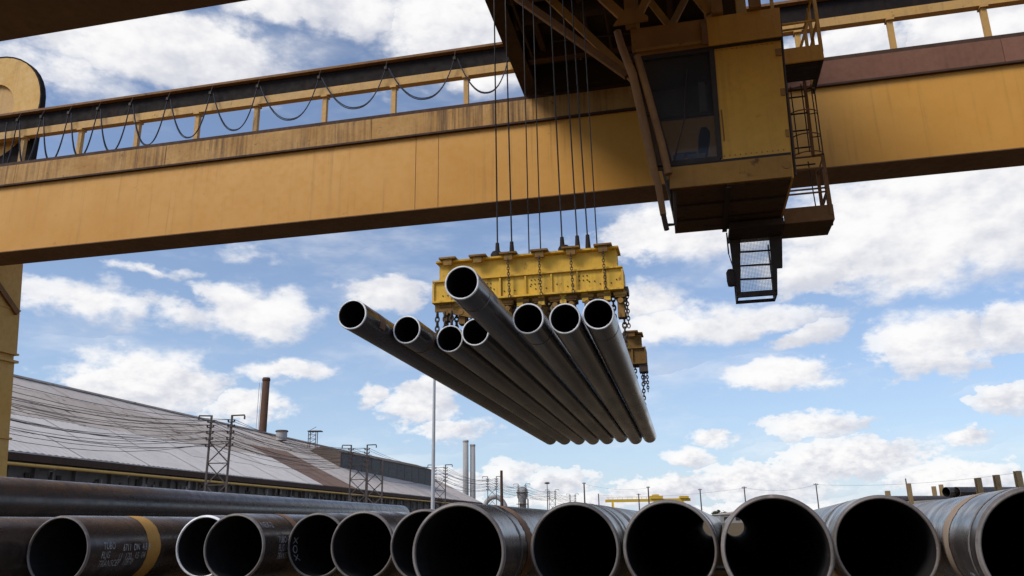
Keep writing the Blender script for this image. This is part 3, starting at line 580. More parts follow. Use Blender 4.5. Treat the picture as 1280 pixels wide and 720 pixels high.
def cross(v, det):
    v0, v1 = v - .18, v + .18; zt = SPT if det else Z(4.04)
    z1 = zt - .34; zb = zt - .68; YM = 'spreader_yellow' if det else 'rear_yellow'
    m = MB(); m.box((SPU0 + .04, v0 + .05, z1), (SPU1 - .04, v1 - .05, zt - .03)); part('upper_box', m, YM, sp)
    m = MB(); m.box((SPU0, v0 - .04, zt - .029), (SPU1, v1 + .04, zt)); part('top_flange', m, YM, sp)
    m = MB(); m.box((SPU0 - .02, v0, zb), (SPU1 + .02, v1, z1 - .001)); part('lower_box', m, YM, sp)
    m = MB(); m.box((SPU0 - .05, v0 - .05, z1 - .02), (SPU1 + .05, v0 - .001, z1 + .005)); part('mid_ledge', m, YM, sp)
    m = MB(); m.box((SPU0 - .05, v0 - .06, zb - .03), (SPU1 + .05, v1 + .06, zb - .001)); part('bottom_flange', m, YM, sp)
    for u in (SPU0 - .021, SPU1 + .021): 
        s = -1 if u < -2 else 1; m = MB(); m.box((u, v0 - .03, zb + .0), (u + s * .03, v1 + .03, z1 - .03)); part('end_plate', m, YM, sp)
    for k in range(7):
        u = SPU0 + .25 + k * (SPU1 - SPU0 - .5) / 6; m = MB(); m.box((u - .014, v0 - .035, zb + .001), (u + .014, v0 - .001, z1 - .025)); part('stiffener', m, YM, sp)
    for k in range(6):
        u = SPU0 + .22 + k * .505; m = MB()
        m.box((u - .14, v0 - .13, zt + .001), (u + .14, v1 + .06, zt + .03)); m.box((u - .07, v0 - .10, zt - .10), (u + .07, v0 - .051, zt + .0)); part('clamp_bracket', m, 'spreader_rust', sp)
    if not det: return
    for u in (-2.9, -1.78):
        m = MB(); m.lathe([(.09, 0), (.10, .06), (.07, .11), (0, .12)], (u, v - .02, zt + .031), 14); part('lifting_eye', m, 'frame_dark', sp)
    m = MB()
    for (u, z) in [(SPU0 + .12 + .085 * k, zb + .09 + .05 * ((k // 3) % 2)) for k in range(34) if k % 4 != 3] + [(SPU0 + .8 + dx + kx, z1 - .10 - dz) for kx in (0, .78, 1.55) for dx in (0, .06, .12) for dz in (0, .07)]:
        m.tube([(u, v0 - .012, z), (u, v0 - .001, z)], .011, 6)
    o_ = part('bolt_row', m, 'frame_dark', sp); o_['kind'] = 'stuff'
    for k in range(12):         # hook blocks below the beam
        u = SPU0 + .16 + k * .255; m = MB(); hz = zb - .031
        m.box((u - .08, v - .15, hz - .10), (u + .08, v + .13, hz)); m.box((u - .055, v - .10, hz - .27 - .07 * (k % 3)), (u + .05, v + .06, hz - .101)); m.tube([(u, v - .17, hz - .16), (u, v - .02, hz - .16)], .045, 8)
        m.tube([(u - .10, v - .14, hz - .05), (u + .10, v - .14, hz - .05)], .035, 8); part('hook_block', m, 'spreader_rust', sp)
    for k in range(8):
        u = SPU0 + .35 + k * .345; m = MB(); m.box((u - .05, v - .16, zb - .17), (u + .05, v - .08, zb - .031)); part('lug', m, 'spreader_yellow', sp)
    # angled bracket at the left end
    m = MB(); m.prism([(SPU0 - .02, zb - .03), (SPU0 + .60, zb - .03), (SPU0 + .60, zb - .30), (SPU0 + .08, zb - .16), (SPU0 - .02, zb - .16)], v0 + .02, v0 + .07); part('end_bracket', m, 'spreader_rust', sp)
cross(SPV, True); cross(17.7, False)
m = MB(); m.box((-2.65, SPV + .181, Z(3.60)), (-2.25, 17.7 - .181, Z(3.95))); part('spine_beam', m, 'spreader_yellow', sp)

def chain_mesh(m, a, b, size=.075, r=.0125):
    a, b = Vector(a), Vector(b); L = (b - a).length; n = max(2, int(L / (size * .72))); d = (b - a).normalized()
    x = d.cross(Vector((0, 1, 0))).normalized(); y = d.cross(x)
    for i in range(n):
        c = a + d * (L * (i + .5) / n); s = x if i % 2 else y
        pts = [c + d * (size / 2 * math.cos(t)) + s * (size * .30 * math.sin(t)) for t in [2 * math.pi * k / 10 for k in range(10)]]
        m.tube(pts, r, 5, closed=True)
    return m
# small chains dangling on the beam's face
for k, lab in zip((2, 3, 4, 5), ('leftmost', 'second', 'third', 'rightmost')):
    u = SPU0 + .22 + k * .505; m = MB(); chain_mesh(m, (u, 11.80, SPT - .09), (u + .015, 11.83, SPT - .72), .062, .0065)
    single('hanging_chain', m, 'chain_steel', f'thin chain dangling down the face of the yellow lifting beam, {lab} of four', 'chain', (u, 11.8, SPT - .8), CRANE, 'chains on the beam face')

# ---------------------------------------------------------------- steel pipes
PR, PL = .1778, 12.4
def pipe_mesh(name, mat, L, wall, seg=64):
    m = MB(); ri_ = PR - wall; cs = [(math.cos(2 * math.pi * k / seg), math.sin(2 * math.pi * k / seg)) for k in range(seg)]
    ys = [.012] + [L * i / 6 for i in range(1, 6)] + [L - .012]; vs = []; fs = []
    for y in ys: vs += [(PR * c, y, PR * s) for c, s in cs]
    k0 = len(ys)
    for y in ys: vs += [(ri_ * c, y, ri_ * s) for c, s in cs]
    for i in range(len(ys) - 1):
        for k in range(seg):
            j = (k + 1) % seg
            fs.append((i * seg + j, i * seg + k, (i + 1) * seg + k, (i + 1) * seg + j))
            fs.append(((k0 + i) * seg + k, (k0 + i) * seg + j, (k0 + i + 1) * seg + j, (k0 + i + 1) * seg + k))
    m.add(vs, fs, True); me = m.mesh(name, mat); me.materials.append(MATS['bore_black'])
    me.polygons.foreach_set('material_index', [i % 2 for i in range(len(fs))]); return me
def rim_mesh(name, mat, wall, seg=64):
    m = MB(); ri_ = PR - wall; prof = [(PR, .012), (PR - .006, .001), (PR - .009, 0), (ri_ + .003, 0), (ri_, .004), (ri_, .012)]
    vs = []; fs = []
    for (rr, y) in prof: vs += [(rr * math.cos(2 * math.pi * k / seg), y, rr * math.sin(2 * math.pi * k / seg)) for k in range(seg)]
    for i in range(len(prof) - 1):
        for k in range(seg): j = (k + 1) % seg; fs.append((i * seg + k, i * seg + j, (i + 1) * seg + j, (i + 1) * seg + k))
    m.add(vs, fs, False); return m.mesh(name, mat)
PM = {(k): pipe_mesh('pipe_body', mt, PL, w) for k, mt, w in (('row', 'mill_scale', .0145), ('blue', 'mill_scale_blue', .0145), ('air', 'mill_bundle', .019))}
RM = {(k): rim_mesh('pipe_rim', mt, w) for k, mt, w in (('row', 'bevel_grey', .0145), ('bright', 'bevel_bright', .0145), ('air', 'bevel_bright', .019))}
def make_pipe(kind, rim, a, direction, label, group, L=PL):
    """a = centre of the near end; direction = unit vector along the pipe; things of their own, the rims are parts"""
    d = Vector(direction).normalized(); x = d.cross(Vector((0, 0, 1))).normalized(); z = x.cross(d)
    o = bpy.data.objects.new('steel_pipe', None); COL.objects.link(o); o.empty_display_size = .1
    M = Matrix((x, d, z)).transposed().to_4x4(); M.translation = Vector(a); o.matrix_world = M
    tagit(o, label, 'steel pipe', group); BASE[o.name] = Vector((0, 0, 0))
    bo = share('pipe_body', PM[kind], o); bo.scale = (1, L / PL, 1)
    share('end_rim', RM[rim], o)
    e = share('end_rim', RM[rim], o); e.location = (0, L, 0); e.rotation_euler = (0, 0, math.pi)
    return o
def band(o, s0, s1, mat, ragged=.012, seed=1, a0=0, a1=360):
    q = random.Random(seed); m = MB(); n = 60; vs = []
    closed = a1 - a0 >= 360; cnt = n if closed else n + 1
    for k in range(cnt):
        a = R_(a0 + (a1 - a0) * k / n); rr = PR + .0012
        vs += [(rr * math.sin(a), s0 + q.uniform(-1, 1) * ragged, rr * math.cos(a)), (rr * math.sin(a), s1 + q.uniform(-1, 1) * ragged, rr * math.cos(a))]
    fs = []
    for k in range(n): j = (k + 1) % cnt; fs.append((2 * k, 2 * k + 1, 2 * j + 1, 2 * j))
    m.add(vs, fs, True); return part('paint_band', m, mat, o)
def lettering(o, text, s0, ang, size, inside=False, vertical=False, sx=.70):
    cu = bpy.data.curves.new('stencil', 'FONT'); cu.body = text; cu.size = size; cu.space_character = 1.08
    tmp = bpy.data.objects.new('stencil', cu); me = bpy.data.meshes.new_from_object(tmp)
    rr = PR - .0185 if inside else PR + .0016
    for v in me.vertices:
        x, y = v.co.x * sx, v.co.y
        if vertical: s, a = s0 - y, R_(ang) + x / rr
        else: s, a = s0 + x, R_(ang) - y / rr
        v.co = (rr * math.sin(a), s, rr * math.cos(a))
    bpy.data.objects.remove(tmp); me.materials.clear(); me.materials.append(MATS['stencil'])
    q = bpy.data.objects.new('stencil_lettering', me); COL.objects.link(q); q.parent = o
    return q
# hanging bundle: near end (u, v, z) and far end (u, z)
BN = [(-3.676, 8.22, 2.324), (-3.30, 9.00, 2.300), (-2.919, 9.55, 2.282), (-2.541, 9.40, 2.310), (-2.114, 7.31, 2.310), (-1.679, 8.46, 2.192), (-1.280, 8.55, 2.186), (-.912, 8.60, 2.222)]
BF = [(-3.62, 2.150), (-3.258, 2.144), (-2.896, 2.138), (-2.534, 2.132), (-2.172, 2.136), (-1.81, 2.175), (-1.448, 2.125), (-1.086, 2.157)]
BV = [20.87, 20.95, 21.04, 21.11, 21.19, 21.25, 21.35, 21.42]      # far ends; random mill lengths
bl = ['leftmost pipe of the hanging bundle, its near end apart from the rest', 'second pipe from the left in the hanging bundle', 'third pipe from the left in the hanging bundle, lowest near end', 'hanging pipe half hidden behind the highest, nearest pipe end',
      'hanging pipe whose near end sticks out highest and closest', 'hanging pipe just right of the one that sticks out highest', 'second pipe from the right in the hanging bundle', 'rightmost pipe of the hanging bundle, bright along its right side']
bundle = []
for i in range(8):
    a = CRANE.w((BN[i][0], BN[i][1], Z(BN[i][2]))); b_ = CRANE.w((BF[i][0], BV[i], Z(BF[i][1])))
    q = make_pipe('air', 'air', a, b_ - a, bl[i], 'pipes hanging from the crane', (b_ - a).length); bundle.append(q)
    if i == 0: band(q, .42, .60, 'band_rust', .012, i, -70, 110)
    if i == 1: band(q, .50, .54, 'band_rust', .008, i, -40, 200)
    if i == 4: band(q, .62, .80, 'band_grey', .012, i, 10, 95); band(q, .44, .47, 'band_grey', .006, 40)
    if i in (5, 7): band(q, .55, .585, 'band_grey', .006, i)
# lifting chains: from the beams down to each pipe
def pipe_at(i, v):
    f = (v - BN[i][1]) / (BV[i] - BN[i][1]); return BN[i][0] + (BF[i][0] - BN[i][0]) * f, BN[i][2] + (BF[i][1] - BN[i][2]) * f
for v, where, zt in ((SPV, 'front', 3.46), (17.7, 'rear', 3.33)):
    for i in range(8):
        u, z = pipe_at(i, v); ln = ['first', 'second', 'third', 'fourth', 'fifth', 'sixth', 'seventh', 'last'][i]
        c = thing('lifting_chain', f'rusty lifting chain under the {where} lifting beam, {ln} from the left', 'chain', (u, v, Z(z + PR)), CRANE, 'lifting chains on the hanging pipes')
        for du in (-.08, .08):
            m = MB(); chain_mesh(m, (u + du, v, Z(zt)), (u + du * .9, v, Z(z + PR - .01)), .10, .014); part('chain_leg', m, 'chain_steel', c)
        m = MB(); m.box((u - .10, v - .06, Z(z + PR - .03)), (u + .10, v + .06, Z(z + PR + .025))); m.tube([(u - .1, v, Z(z + PR + .03)), (u + .1, v, Z(z + PR + .03))], .03, 8); part('grab_shoe', m, 'spreader_rust', c)
m = MB()
for k, (du, L) in enumerate(((.0, .42), (.07, .58))): chain_mesh(m, (SPU1 + .05 + du * .4, SPV - .1 + du, Z(3.45)), (SPU1 + .06 + du * .3, SPV - .1 + du, Z(3.45 - L)), .075, .009)
m.box((SPU1 - .02, SPV - .14, Z(3.40)), (SPU1 + .11, SPV + .10, Z(3.50))); 
single('chain_bunch', m, 'chain_steel', 'bunch of rusty chains at the right end of the front lifting beam', 'chain', (SPU1 + .05, SPV, Z(2.8)))
m = MB()
for k, (du, L) in enumerate(((.0, .35), (.06, .52))): chain_mesh(m, (SPU1 - .02 + du, 17.6, Z(3.25)), (SPU1 - .02 + du, 17.6, Z(3.25 - L)), .08, .011)
m.box((SPU1 - .12, 17.5, Z(3.16)), (SPU1 + .06, 17.8, Z(3.345)))
single('chain_bunch', m, 'chain_steel', 'short chains hanging from the small rear lifting beam', 'chain', (SPU1, 17.6, Z(2.5)))
m = MB()
for k, (du, L) in enumerate(((.0, .62), (.13, .55), (.24, .7))): chain_mesh(m, (SPU0 + .02 + du, SPV - .15, Z(3.30)), (SPU0 + .02 + du, SPV - .15, Z(3.30 - L)), .10, .015)
single('chain_bunch', m, 'chain_steel', 'three chains hanging at the left end of the front lifting beam', 'chain', (SPU0, SPV, Z(2.7)))

# foreground row: near end (x, y), heading, all at one height on timbers
ROWZ = Z(-.0958)
ROW = [(-2.353, 4.302, 8.5), (-1.831, 4.903, 9), (-1.519, 4.504, 9.3), (-1.119, 4.699, 9.8), (-.808, 4.394, 10.3), (-.459, 4.162, 10.8), (-.214, 3.075, 11.3), (.226, 3.277, 12.8), (.578, 3.166, 13.95), (.848, 2.74, 14.05), (1.321, 3.009, 17.2), (1.462, 2.314, 20)]
rl = ['dark pipe at the far left with yellow band and stencilled lettering', 'pipe with bright rim, half hidden behind the pipe marked in white', 'pipe marked in white beside the pipe with the bright rim', 'pipe with white scrawl inside its open end', 'pipe end left of the two overlapping large pipe ends',
      'pipe half hidden behind the first large pipe end', 'first large pipe end from the left, rust band on its body', 'large pipe end right below the hanging bundle', 'large pipe end left of the one with daylight showing through',
      'large pipe end with daylight showing through at its left', 'second large pipe end from the right edge', 'pipe at the right edge with a tan rust band on top']
row = []
for i, (x, y, th) in enumerate(ROW):
    t_ = R_(th); kind = 'blue' if i in (6, 7, 8, 10, 11) else 'row'
    row.append(make_pipe(kind, 'bright' if i in (1,) else 'row', (x, y, ROWZ), (math.sin(t_), math.cos(t_), 0), rl[i], 'pipes lying in the front row'))
# more of the row to the left, reaching out of the frame
x, y = ROW[0][:2]
for i in range(5):
    t_ = R_(8.3 - .08 * i); nn = Vector((math.cos(t_), -math.sin(t_))); n0 = x * nn.x + y * nn.y - .358 * (i + 1)
    s_ = (3.55, 3.9, 3.7, 4.0, 3.8)[i]
    c = (nn.x * n0 + math.sin(t_) * s_, nn.y * n0 + math.cos(t_) * s_)
    q = make_pipe('row', 'row', (*c, ROWZ), (math.sin(t_), math.cos(t_), 0),
        ['dark pipe entering from the left edge just behind the yellow banded pipe', 'pipe on the timbers, second left of the yellow banded pipe', 'pipe on the timbers, third left of the yellow banded pipe', 'pipe on the timbers under the upper pipe, right side', 'pipe on the timbers under the upper pipe, left side'][i], 'pipes lying in the front row')
    if i == 0: band(q, .98, 1.10, 'band_yellow', .01, 5, -60, 60); rowA = q
    if i == 3: nA = n0
    if i == 4: nB = n0
t_ = R_(8.05); nn = Vector((math.cos(t_), -math.sin(t_))); n0 = (nA + nB) / 2; s_ = 3.55
make_pipe('row', 'row', (nn.x * n0 + math.sin(t_) * s_, nn.y * n0 + math.cos(t_) * s_, ROWZ + math.sqrt((2 * PR) ** 2 - .179 ** 2) + .004), (math.sin(t_), math.cos(t_), 0), 'long dark pipe lying on top of the others across the left', 'pipes lying in the front row')
# marks
band(row[0], .515, .640, 'band_yellow', .004, 3)
for tx, s_, a_ in (('TUBO', .118, 88.5), ('6711  DN  4.8 8', .285, 92.5), ('FLJG', .108, 103), ('11  120.  15  04', .255, 107), ('TRANSCEP  10870', .106, 117.5)): lettering(row[0], tx, s_, a_, .050)
lettering(row[2], 'NEX-2', .03, 55.5, .055, sx=.85); 
for k, tx in enumerate(('TUBO 6711', 'FLJG 11', 'TRANSC')): lettering(row[2], tx, .175, 84 + 14 * k, .050)
lettering(row[3], 'XOX', .10, 238, .085, True, True)
lettering(row[11], 'TUBO', .16, -112, .06)
band(row[2], .42, .50, 'band_rust', .006, 8, -40, 80)
band(row[6], .44, .58, 'band_rust', .010, 9, -60, 160); band(row[6], .30, .33, 'band_grey', .008, 10)
band(row[7], .22, .30, 'band_grey', .01, 12); band(row[7], .40, .43, 'band_grey', .008, 13); band(row[7], .75, .95, 'band_grey', .02, 14)
band(row[8], .35, .50, 'band_grey', .02, 15)
band(row[10], .62, .74, 'band_grey', .01, 16)
band(row[11], .52, .68, 'band_tan', .012, 17); band(row[11], .10, .13, 'band_grey', .006, 18)

# timbers and blocks under the row
def pt(x, y, z): return (x, y, z)
tz = ROWZ - PR
for k, (s, ln, lab) in enumerate(((5.05, (-4.6, 2.6), 'front timber beam under the row of pipes'), (9.6, (-4.9, 4.4), 'middle timber beam under the row of pipes'), (13.8, (-5.0, 5.8), 'rear timber beam under the row of pipes'))):
    m = MB(); m.box((ln[0] - .3, s, tz - .20), (ln[1] + .3, s + .22, tz - .001)); single('timber_beam', m, 'timber', lab, 'timber beam', (0, s, tz - .2), CRANE, 'timbers under the pipes')
    for j in range(5):
        u = ln[0] + (ln[1] - ln[0]) * j / 4; m = MB(); h = tz - .201
        m.hexa([(u - .25, s - .12, 0), (u + .25, s - .12, 0), (u + .25, s + .34, 0), (u - .25, s + .34, 0), (u - .18, s - .05, h), (u + .18, s - .05, h), (u + .18, s + .27, h), (u - .18, s + .27, h)])
        single('concrete_block', m, 'concrete', f'{["front", "middle", "rear"][k]} row concrete block, {["first", "second", "third", "fourth", "fifth"][j]} from the left, under a timber', 'concrete block', (u, s, 0), CRANE, 'blocks under the timbers')

# ---------------------------------------------------------------- warehouse behind, on the left
EN, RN, EZ, RZ = -62.4, -88.0, Z(8.0), Z(21.0); S0, S1 = 26.0, 290.0
wh = thing('warehouse', 'long grey industrial shed with stained sheet roof behind the pipe yard', 'warehouse', (EN, 150, 0), SHED)
rows = 5; NB = 44; bw = (S1 - S0) / NB
def roofpt(f, s): return Vector((EN + 1.2 + (RN - EN - 1.2) * f, s, EZ - .5 + (RZ - EZ + .5) * f))
rustcol = {}
for i in range(NB):
    s0, s1 = S0 + i * bw, S0 + (i + 1) * bw
    for j in range(rows):
        f0, f1 = j / rows, (j + 1) / rows; lift = .05 * (rows - j) * 0 + .04 * ((i + j) % 2)
        a, b_, c, d = roofpt(f0, s0 + .02), roofpt(f0, s1 - .02), roofpt(f1 + .004, s1 - .02), roofpt(f1 + .004, s0 + .02)
        upv = Vector((0, 0, .10 + lift))
        m = MB(); k = 12; top = []
        vs = []; fs = []
        for q in range(k + 1):      # folded sheet: shallow ribs down the slope
            e = a.lerp(b_, q / k); h = d.lerp(c, q / k); dz = Vector((0, 0, .07 if q % 2 else 0)) + upv
            vs += [e + dz, h + dz]
        for q in range(k): fs.append((2 * q, 2 * q + 2, 2 * q + 3, 2 * q + 1))
        vs += [a, b_, c, d]; o_ = 2 * (k + 1); fs += [(o_ + 3, o_ + 2, o_ + 1, o_), (o_, o_ + 1, 2 * k, 0), (o_ + 2, o_ + 3, 1, 2 * k + 1)]
        m.add(vs, fs)
        sm = (s0 + s1) / 2
        mt = 'roof_light' if j < 2 else ('roof_mid' if j == 4 else 'roof_stained')
        if j in (0, 1, 2) and 143 < sm < 163: mt = 'roof_rusted'
        elif sm > 163: mt = 'roof_mid' if j < 3 else 'roof_stained'
        part('roof_sheet', m, mt, wh)
m = MB(); m.prism([(2 * RN - EN - 1.2, EZ - .5), (RN, RZ), (RN, RZ + .0), (2 * RN - EN - 1.2, EZ - .3)], S0, S1); 
m = MB(); a = Vector((2 * RN - EN - 1.2, S0, EZ - .5)); m.add([(a.x, S0, a.z), (RN, S0, RZ), (RN, S1, RZ), (a.x, S1, a.z)], [(3, 2, 1, 0)]); part('back_roof', m, 'roof_mid', wh)
m = MB(); m.box((RN - .5, S0, RZ + .05), (RN + .5, S1, RZ + .32)); part('ridge_cap', m, 'roof_stained', wh)
m = MB(); m.box((EN + .9, S0, EZ - 1.25), (EN + 1.5, S1, EZ - .52)); part('gutter', m, 'dark_lip', wh)
for s in (S0, S1 - .3):
    m = MB(); m.prism([(EN, 0), (EN, EZ - .4), (RN, RZ - .1), (2 * RN - EN, EZ - .4), (2 * RN - EN, 0)], s, s + .3); part('gable_wall', m, 'wall_dark', wh)
m = MB(); m.box((EN - .3, S0, 0), (EN - .0, S1, EZ - .6)); part('front_wall', m, 'wall_dark', wh)
m = MB(); m.box((2 * RN - EN, S0, 0), (2 * RN - EN + .3, S1, EZ - .6)); part('rear_wall', m, 'wall_dark', wh)
q = random.Random(6)
for i in range(NB + 1):
    s = S0 + i * bw; m = MB(); m.box((EN + .001, s - .25, 0), (EN + .45, s + .25, EZ - 1.26)); part('column', m, 'wall_dark', wh)
    if i == NB: break
    for k in range(6 if s < 190 else 2):
        a = s + .4 + q.uniform(0, bw - 1.4); w_ = q.uniform(.25, .7); z0 = q.uniform(5.0, 6.7); z1 = min(EZ - 1.3, z0 + q.uniform(.4, 1.4))
        m = MB(); m.box((EN + .002 + .03 * k, a, z0), (EN + .10 + .03 * k, a + w_, z1)); part('wall_panel', m, q.choice(('wall_pale', 'frame_dark', 'wall_dark', 'frame_dark', 'monitor_brown')), wh)
# raised monitor on the near slope
A0, A1 = Vector((-46.2, 195, Z(18.9))), Vector((-31.6, 263, Z(18.9)))
def sh(q): c, n_ = math.cos(SHED.a), math.sin(SHED.a); return Vector((q.x * c - q.y * n_, q.x * n_ + q.y * c, q.z))
a0, a1 = sh(A0), sh(A1); sd_ = (a1 - a0).normalized(); nd = Vector((sd_.y, -sd_.x, 0))
def mon(o, z): return o + Vector((0, 0, z))
m = MB()
for off0, off1, z0, z1, nm, mt in ((0, 5.2, 0, -1.7, 'monitor_roof', 'monitor_brown'), (0, -5.2, 0, -1.7, 'monitor_roof', 'monitor_brown')):
    m = MB(); p0, p1, p2, p3 = mon(a0 + nd * off0, z0), mon(a1 + nd * off0, z0), mon(a1 + nd * off1, z1), mon(a0 + nd * off1, z1)
    m.hexa([mon(x, -.15) for x in (p0, p1, p2, p3)] + [p0, p1, p2, p3]); part(nm, m, mt, wh)
m = MB(); p = [a0 + nd * 5.0, a1 + nd * 5.0]; 
nb = 11
for k in range(nb):
    b0 = p[0].lerp(p[1], k / nb + .002); b1 = p[0].lerp(p[1], (k + 1) / nb - .002); m = MB()
    m.hexa([mon(b0, -7), mon(b0 - nd * .2, -7), mon(b1 - nd * .2, -7), mon(b1, -7), mon(b0, -1.75), mon(b0 - nd * .2, -1.75), mon(b1 - nd * .2, -1.75), mon(b1, -1.75)]); part('monitor_panel', m, 'monitor_wall', wh)
for e in (a0, a1):
    m = MB(); g_ = [mon(e + nd * 4.9, -7), mon(e + nd * 4.9, -1.75), mon(e, -.16), mon(e - nd * 4.9, -1.75), mon(e - nd * 4.9, -7)]
    m.add(g_ + [x - sd_ * .2 for x in g_], [(0, 1, 2, 3, 4), (9, 8, 7, 6, 5)] + [(i, i + 5, (i + 1) % 5 + 5, (i + 1) % 5) for i in range(5)]); part('monitor_gable', m, 'monitor_brown', wh)
m = MB(); m.tube([(EN + 1.9, S0, Z(6.35)), (EN + 1.9, S1 - 8, Z(6.35))], .17, 10)
yp = thing('yellow_pipeline', 'yellow pipe running along the wall below the shed roof edge', 'pipeline', (EN + 1.9, 150, Z(7)), SHED)
part('pipe_run', m, 'pipe_yellow', yp)
for i in range(0, NB, 2):
    s = S0 + i * bw + .4; m = MB(); m.box((EN + .46, s, Z(6.03)), (EN + 2.1, s + .15, Z(6.17))); part('bracket', m, 'wall_dark', yp)

# chimneys and roof fittings
def chimney(name, x, y, r0, r1, h, mat, label, z0=0, n=24):
    c = thing(name, label, 'chimney', (x, y, z0), WORLD)
    m = MB(); m.lathe([(r0, 0), (r0 * .7 + r1 * .3, h * .3), (r1, h), (r1 * .8, h), (r1 * .8, h - 1)], (x, y, z0), n); part('stack', m, mat, c)
    m = MB(); m.lathe([(r1 * 1.02, 0), (r1 * 1.12, .05), (r1 * 1.12, .5), (r1 * 1.02, .55)], (x, y, z0 + h - .8), n); part('top_band', m, mat, c)
    return c
ch = chimney('chimney_stack', -59.3, 190, .95, .85, Z(34.7), 'chimney_brown', 'tall rust brown chimney rising behind the shed roof')
m = MB(); m.tube([(-60.9, 190, 15), (-60.9, 190, Z(33.5))], .07, 6); m.tube([(-60.4, 190, 15), (-60.4, 190, Z(33.5))], .07, 6); part('chimney_ladder', m, 'galvanised', ch)
chimney('chimney_stack', -19.9, 330, 1.25, 1.1, Z(33.2), 'chimney_grey', 'taller left one of the twin grey chimneys beyond the shed')
chimney('chimney_stack', -17.1, 331, 1.2, 1.0, Z(31.6), 'chimney_grey', 'shorter right one of the twin grey chimneys beyond the shed')
v = thing('roof_vent', 'small pale ventilation stub on the shed ridge right of the brown chimney', 'roof vent', (-53.6, 186, Z(20)), WORLD)
m = MB(); m.lathe([(1.25, 0), (1.25, 2.0)], (-53.6, 186, Z(19.3)), 18); part('stub', m, 'chimney_grey', v)
m = MB(); m.lathe([(1.45, 0), (1.5, .1), (1.3, .35), (0, .45)], (-53.6, 186, Z(21.31)), 18); part('cap', m, 'steel_pole', v)
lt = thing('roof_lattice', 'small steel lattice tower on the end of the shed ridge', 'lattice tower', (-50.1, 201, Z(19)), WORLD)
for dx in (-.9, .9):
    for dy in (-.9, .9): m = MB(); m.beam((-50.1 + dx, 201 + dy, Z(18.5)), (-50.1 + dx, 201 + dy, Z(23.0)), .16, .16); part('upright', m, 'steel_pole', lt)
for k in range(4):
    z = Z(20 + k); m = MB(); m.box((-51.1, 200.05, z), (-49.1, 200.15, z + .14)); m.beam((-51, 200.1, z), (-49.2, 200.1, z + 1), .1, .1); part('cross_member', m, 'steel_pole', lt)
m = MB(); m.box((-51.3, 199.9, Z(22.9)), (-47.9, 202, Z(23.1))); part('platform', m, 'steel_pole', lt)

# ---------------------------------------------------------------- pylons and wires
PY = [(-34.3, 40.5), (-26.7, 73.3), (-19.7, 102.9), (-12.8, 139.7), (-5.0, 177), (1.7, 212), (11.2, 252), (20.1, 291)]
PH = [10, 10, 10, 10, 10, 10, 10, 10]
pn = ['', 'nearest lattice twin pylon before the shed roof', 'second lattice twin pylon, before the raised roof monitor', 'third twin pylon, just right of the white lamp pole', 'fourth twin pylon, right of the twin grey chimneys', 'fifth twin pylon, beside the grey silo', 'sixth twin pylon, next to last in the line', 'last and smallest twin pylon in the line']
ATT = [9.35, 8.9, 8.35, 7.8, 7.2]
for i, (x, y) in enumerate(PY):
    if i == 0: lab = 'twin pylon nearest the camera, left outside the picture'
    else: lab = pn[i]
    po = thing('power_pylon', lab, 'pylon', (x, y, 0), WORLD, 'pylons along the shed')
    sc = 1.25 if i != 2 else 1.35
    for s in (-1, 1):
        px = x + s * sc * .75
        m = MB(); m.beam((px, y, 0), (px, y, Z(10.0)), .16, .16); l_ = part('mast', m, 'steel_pole', po)
        m = MB(); m.beam((px, y, Z(9.95)), (px + s * 1.15, y, Z(9.98)), .12, .12); m.box((px + s * 1.15 - .06, y - .06, Z(9.6)), (px + s * 1.15 + .06, y + .06, Z(9.92))); part('top_arm', m, 'steel_pole', po)
        for k, z in enumerate(ATT):
            m = MB(); m.beam((px - .3, y - .09, Z(z)), (px + .3, y - .09, Z(z)), .09, .09)
            for dx in (-.28, .28): m.lathe([(.05, 0), (.11, .04), (.06, .08), (.11, .12), (.06, .16), (0, .2)], (px + dx, y - .09, Z(z) + .05), 8)
            part('insulator_arm', m, 'insulator', po)
    zz = [7.6, 5.7, 3.8, 1.9]
    for a, b_ in zip(zz, zz[1:]):
        for s in (-1, 1): m = MB(); m.beam((x - s * sc * .75, y + .05 * s, Z(a)), (x + s * sc * .75, y + .05 * s, Z(b_)), .09, .09); part('cross_brace', m, 'steel_pole', po)
        m = MB(); m.beam((x - sc * .75, y, Z(a)), (x + sc * .75, y, Z(a)), .09, .09); part('cross_brace', m, 'steel_pole', po)
    if i == 2:                  # doubled tower
        for s in (-1, 1): m = MB(); m.beam((x + s * sc * .75 + .9, y + 7, 0), (x + s * sc * .75 + .9, y + 7, Z(8.6)), .2, .2); part('mast', m, 'steel_pole', po)
        for a, b_ in zip(zz, zz[1:]):
            for s in (-1, 1): m = MB(); m.beam((x - s * sc * .75 + .9, y + 7, Z(a)), (x + s * sc * .75 + .9, y + 7, Z(b_)), .12, .12); part('cross_brace', m, 'steel_pole', po)
q = random.Random(3)
wn = ['topmost', 'second', 'third', 'fourth', 'lowest']
for s in (-1, 1):
    for k, z in enumerate(ATT):
        for dx in (-.28, .28):
            if s == 1 and dx > 0 and k in (1, 3): continue
            m = MB(); pts = []
            for (x0, y0), (x1, y1) in zip(PY, PY[1:]):
                sag = q.uniform(.9, 1.9) if y0 < 60 else q.uniform(.7, 1.3)
                for j in range(10):
                    f = j / 10; pts.append((x0 + (x1 - x0) * f + s * .95 + dx, y0 + (y1 - y0) * f - .09, Z(z) + .22 - sag * 4 * f * (1 - f)))
            pts.append((PY[-1][0] + s * .95 + dx, PY[-1][1], Z(z) + .22))
            m.tube(pts, .021, 5, caps=False)
            single('power_line', m, 'wire_brown', f'{wn[k]} level sagging wire on the {"shed" if s < 0 else "yard"} side masts, {"outer" if s * dx > 0 else "inner"} insulators', 'power line', (PY[1][0], PY[1][1], Z(z)), WORLD, 'wires along the pylon line')

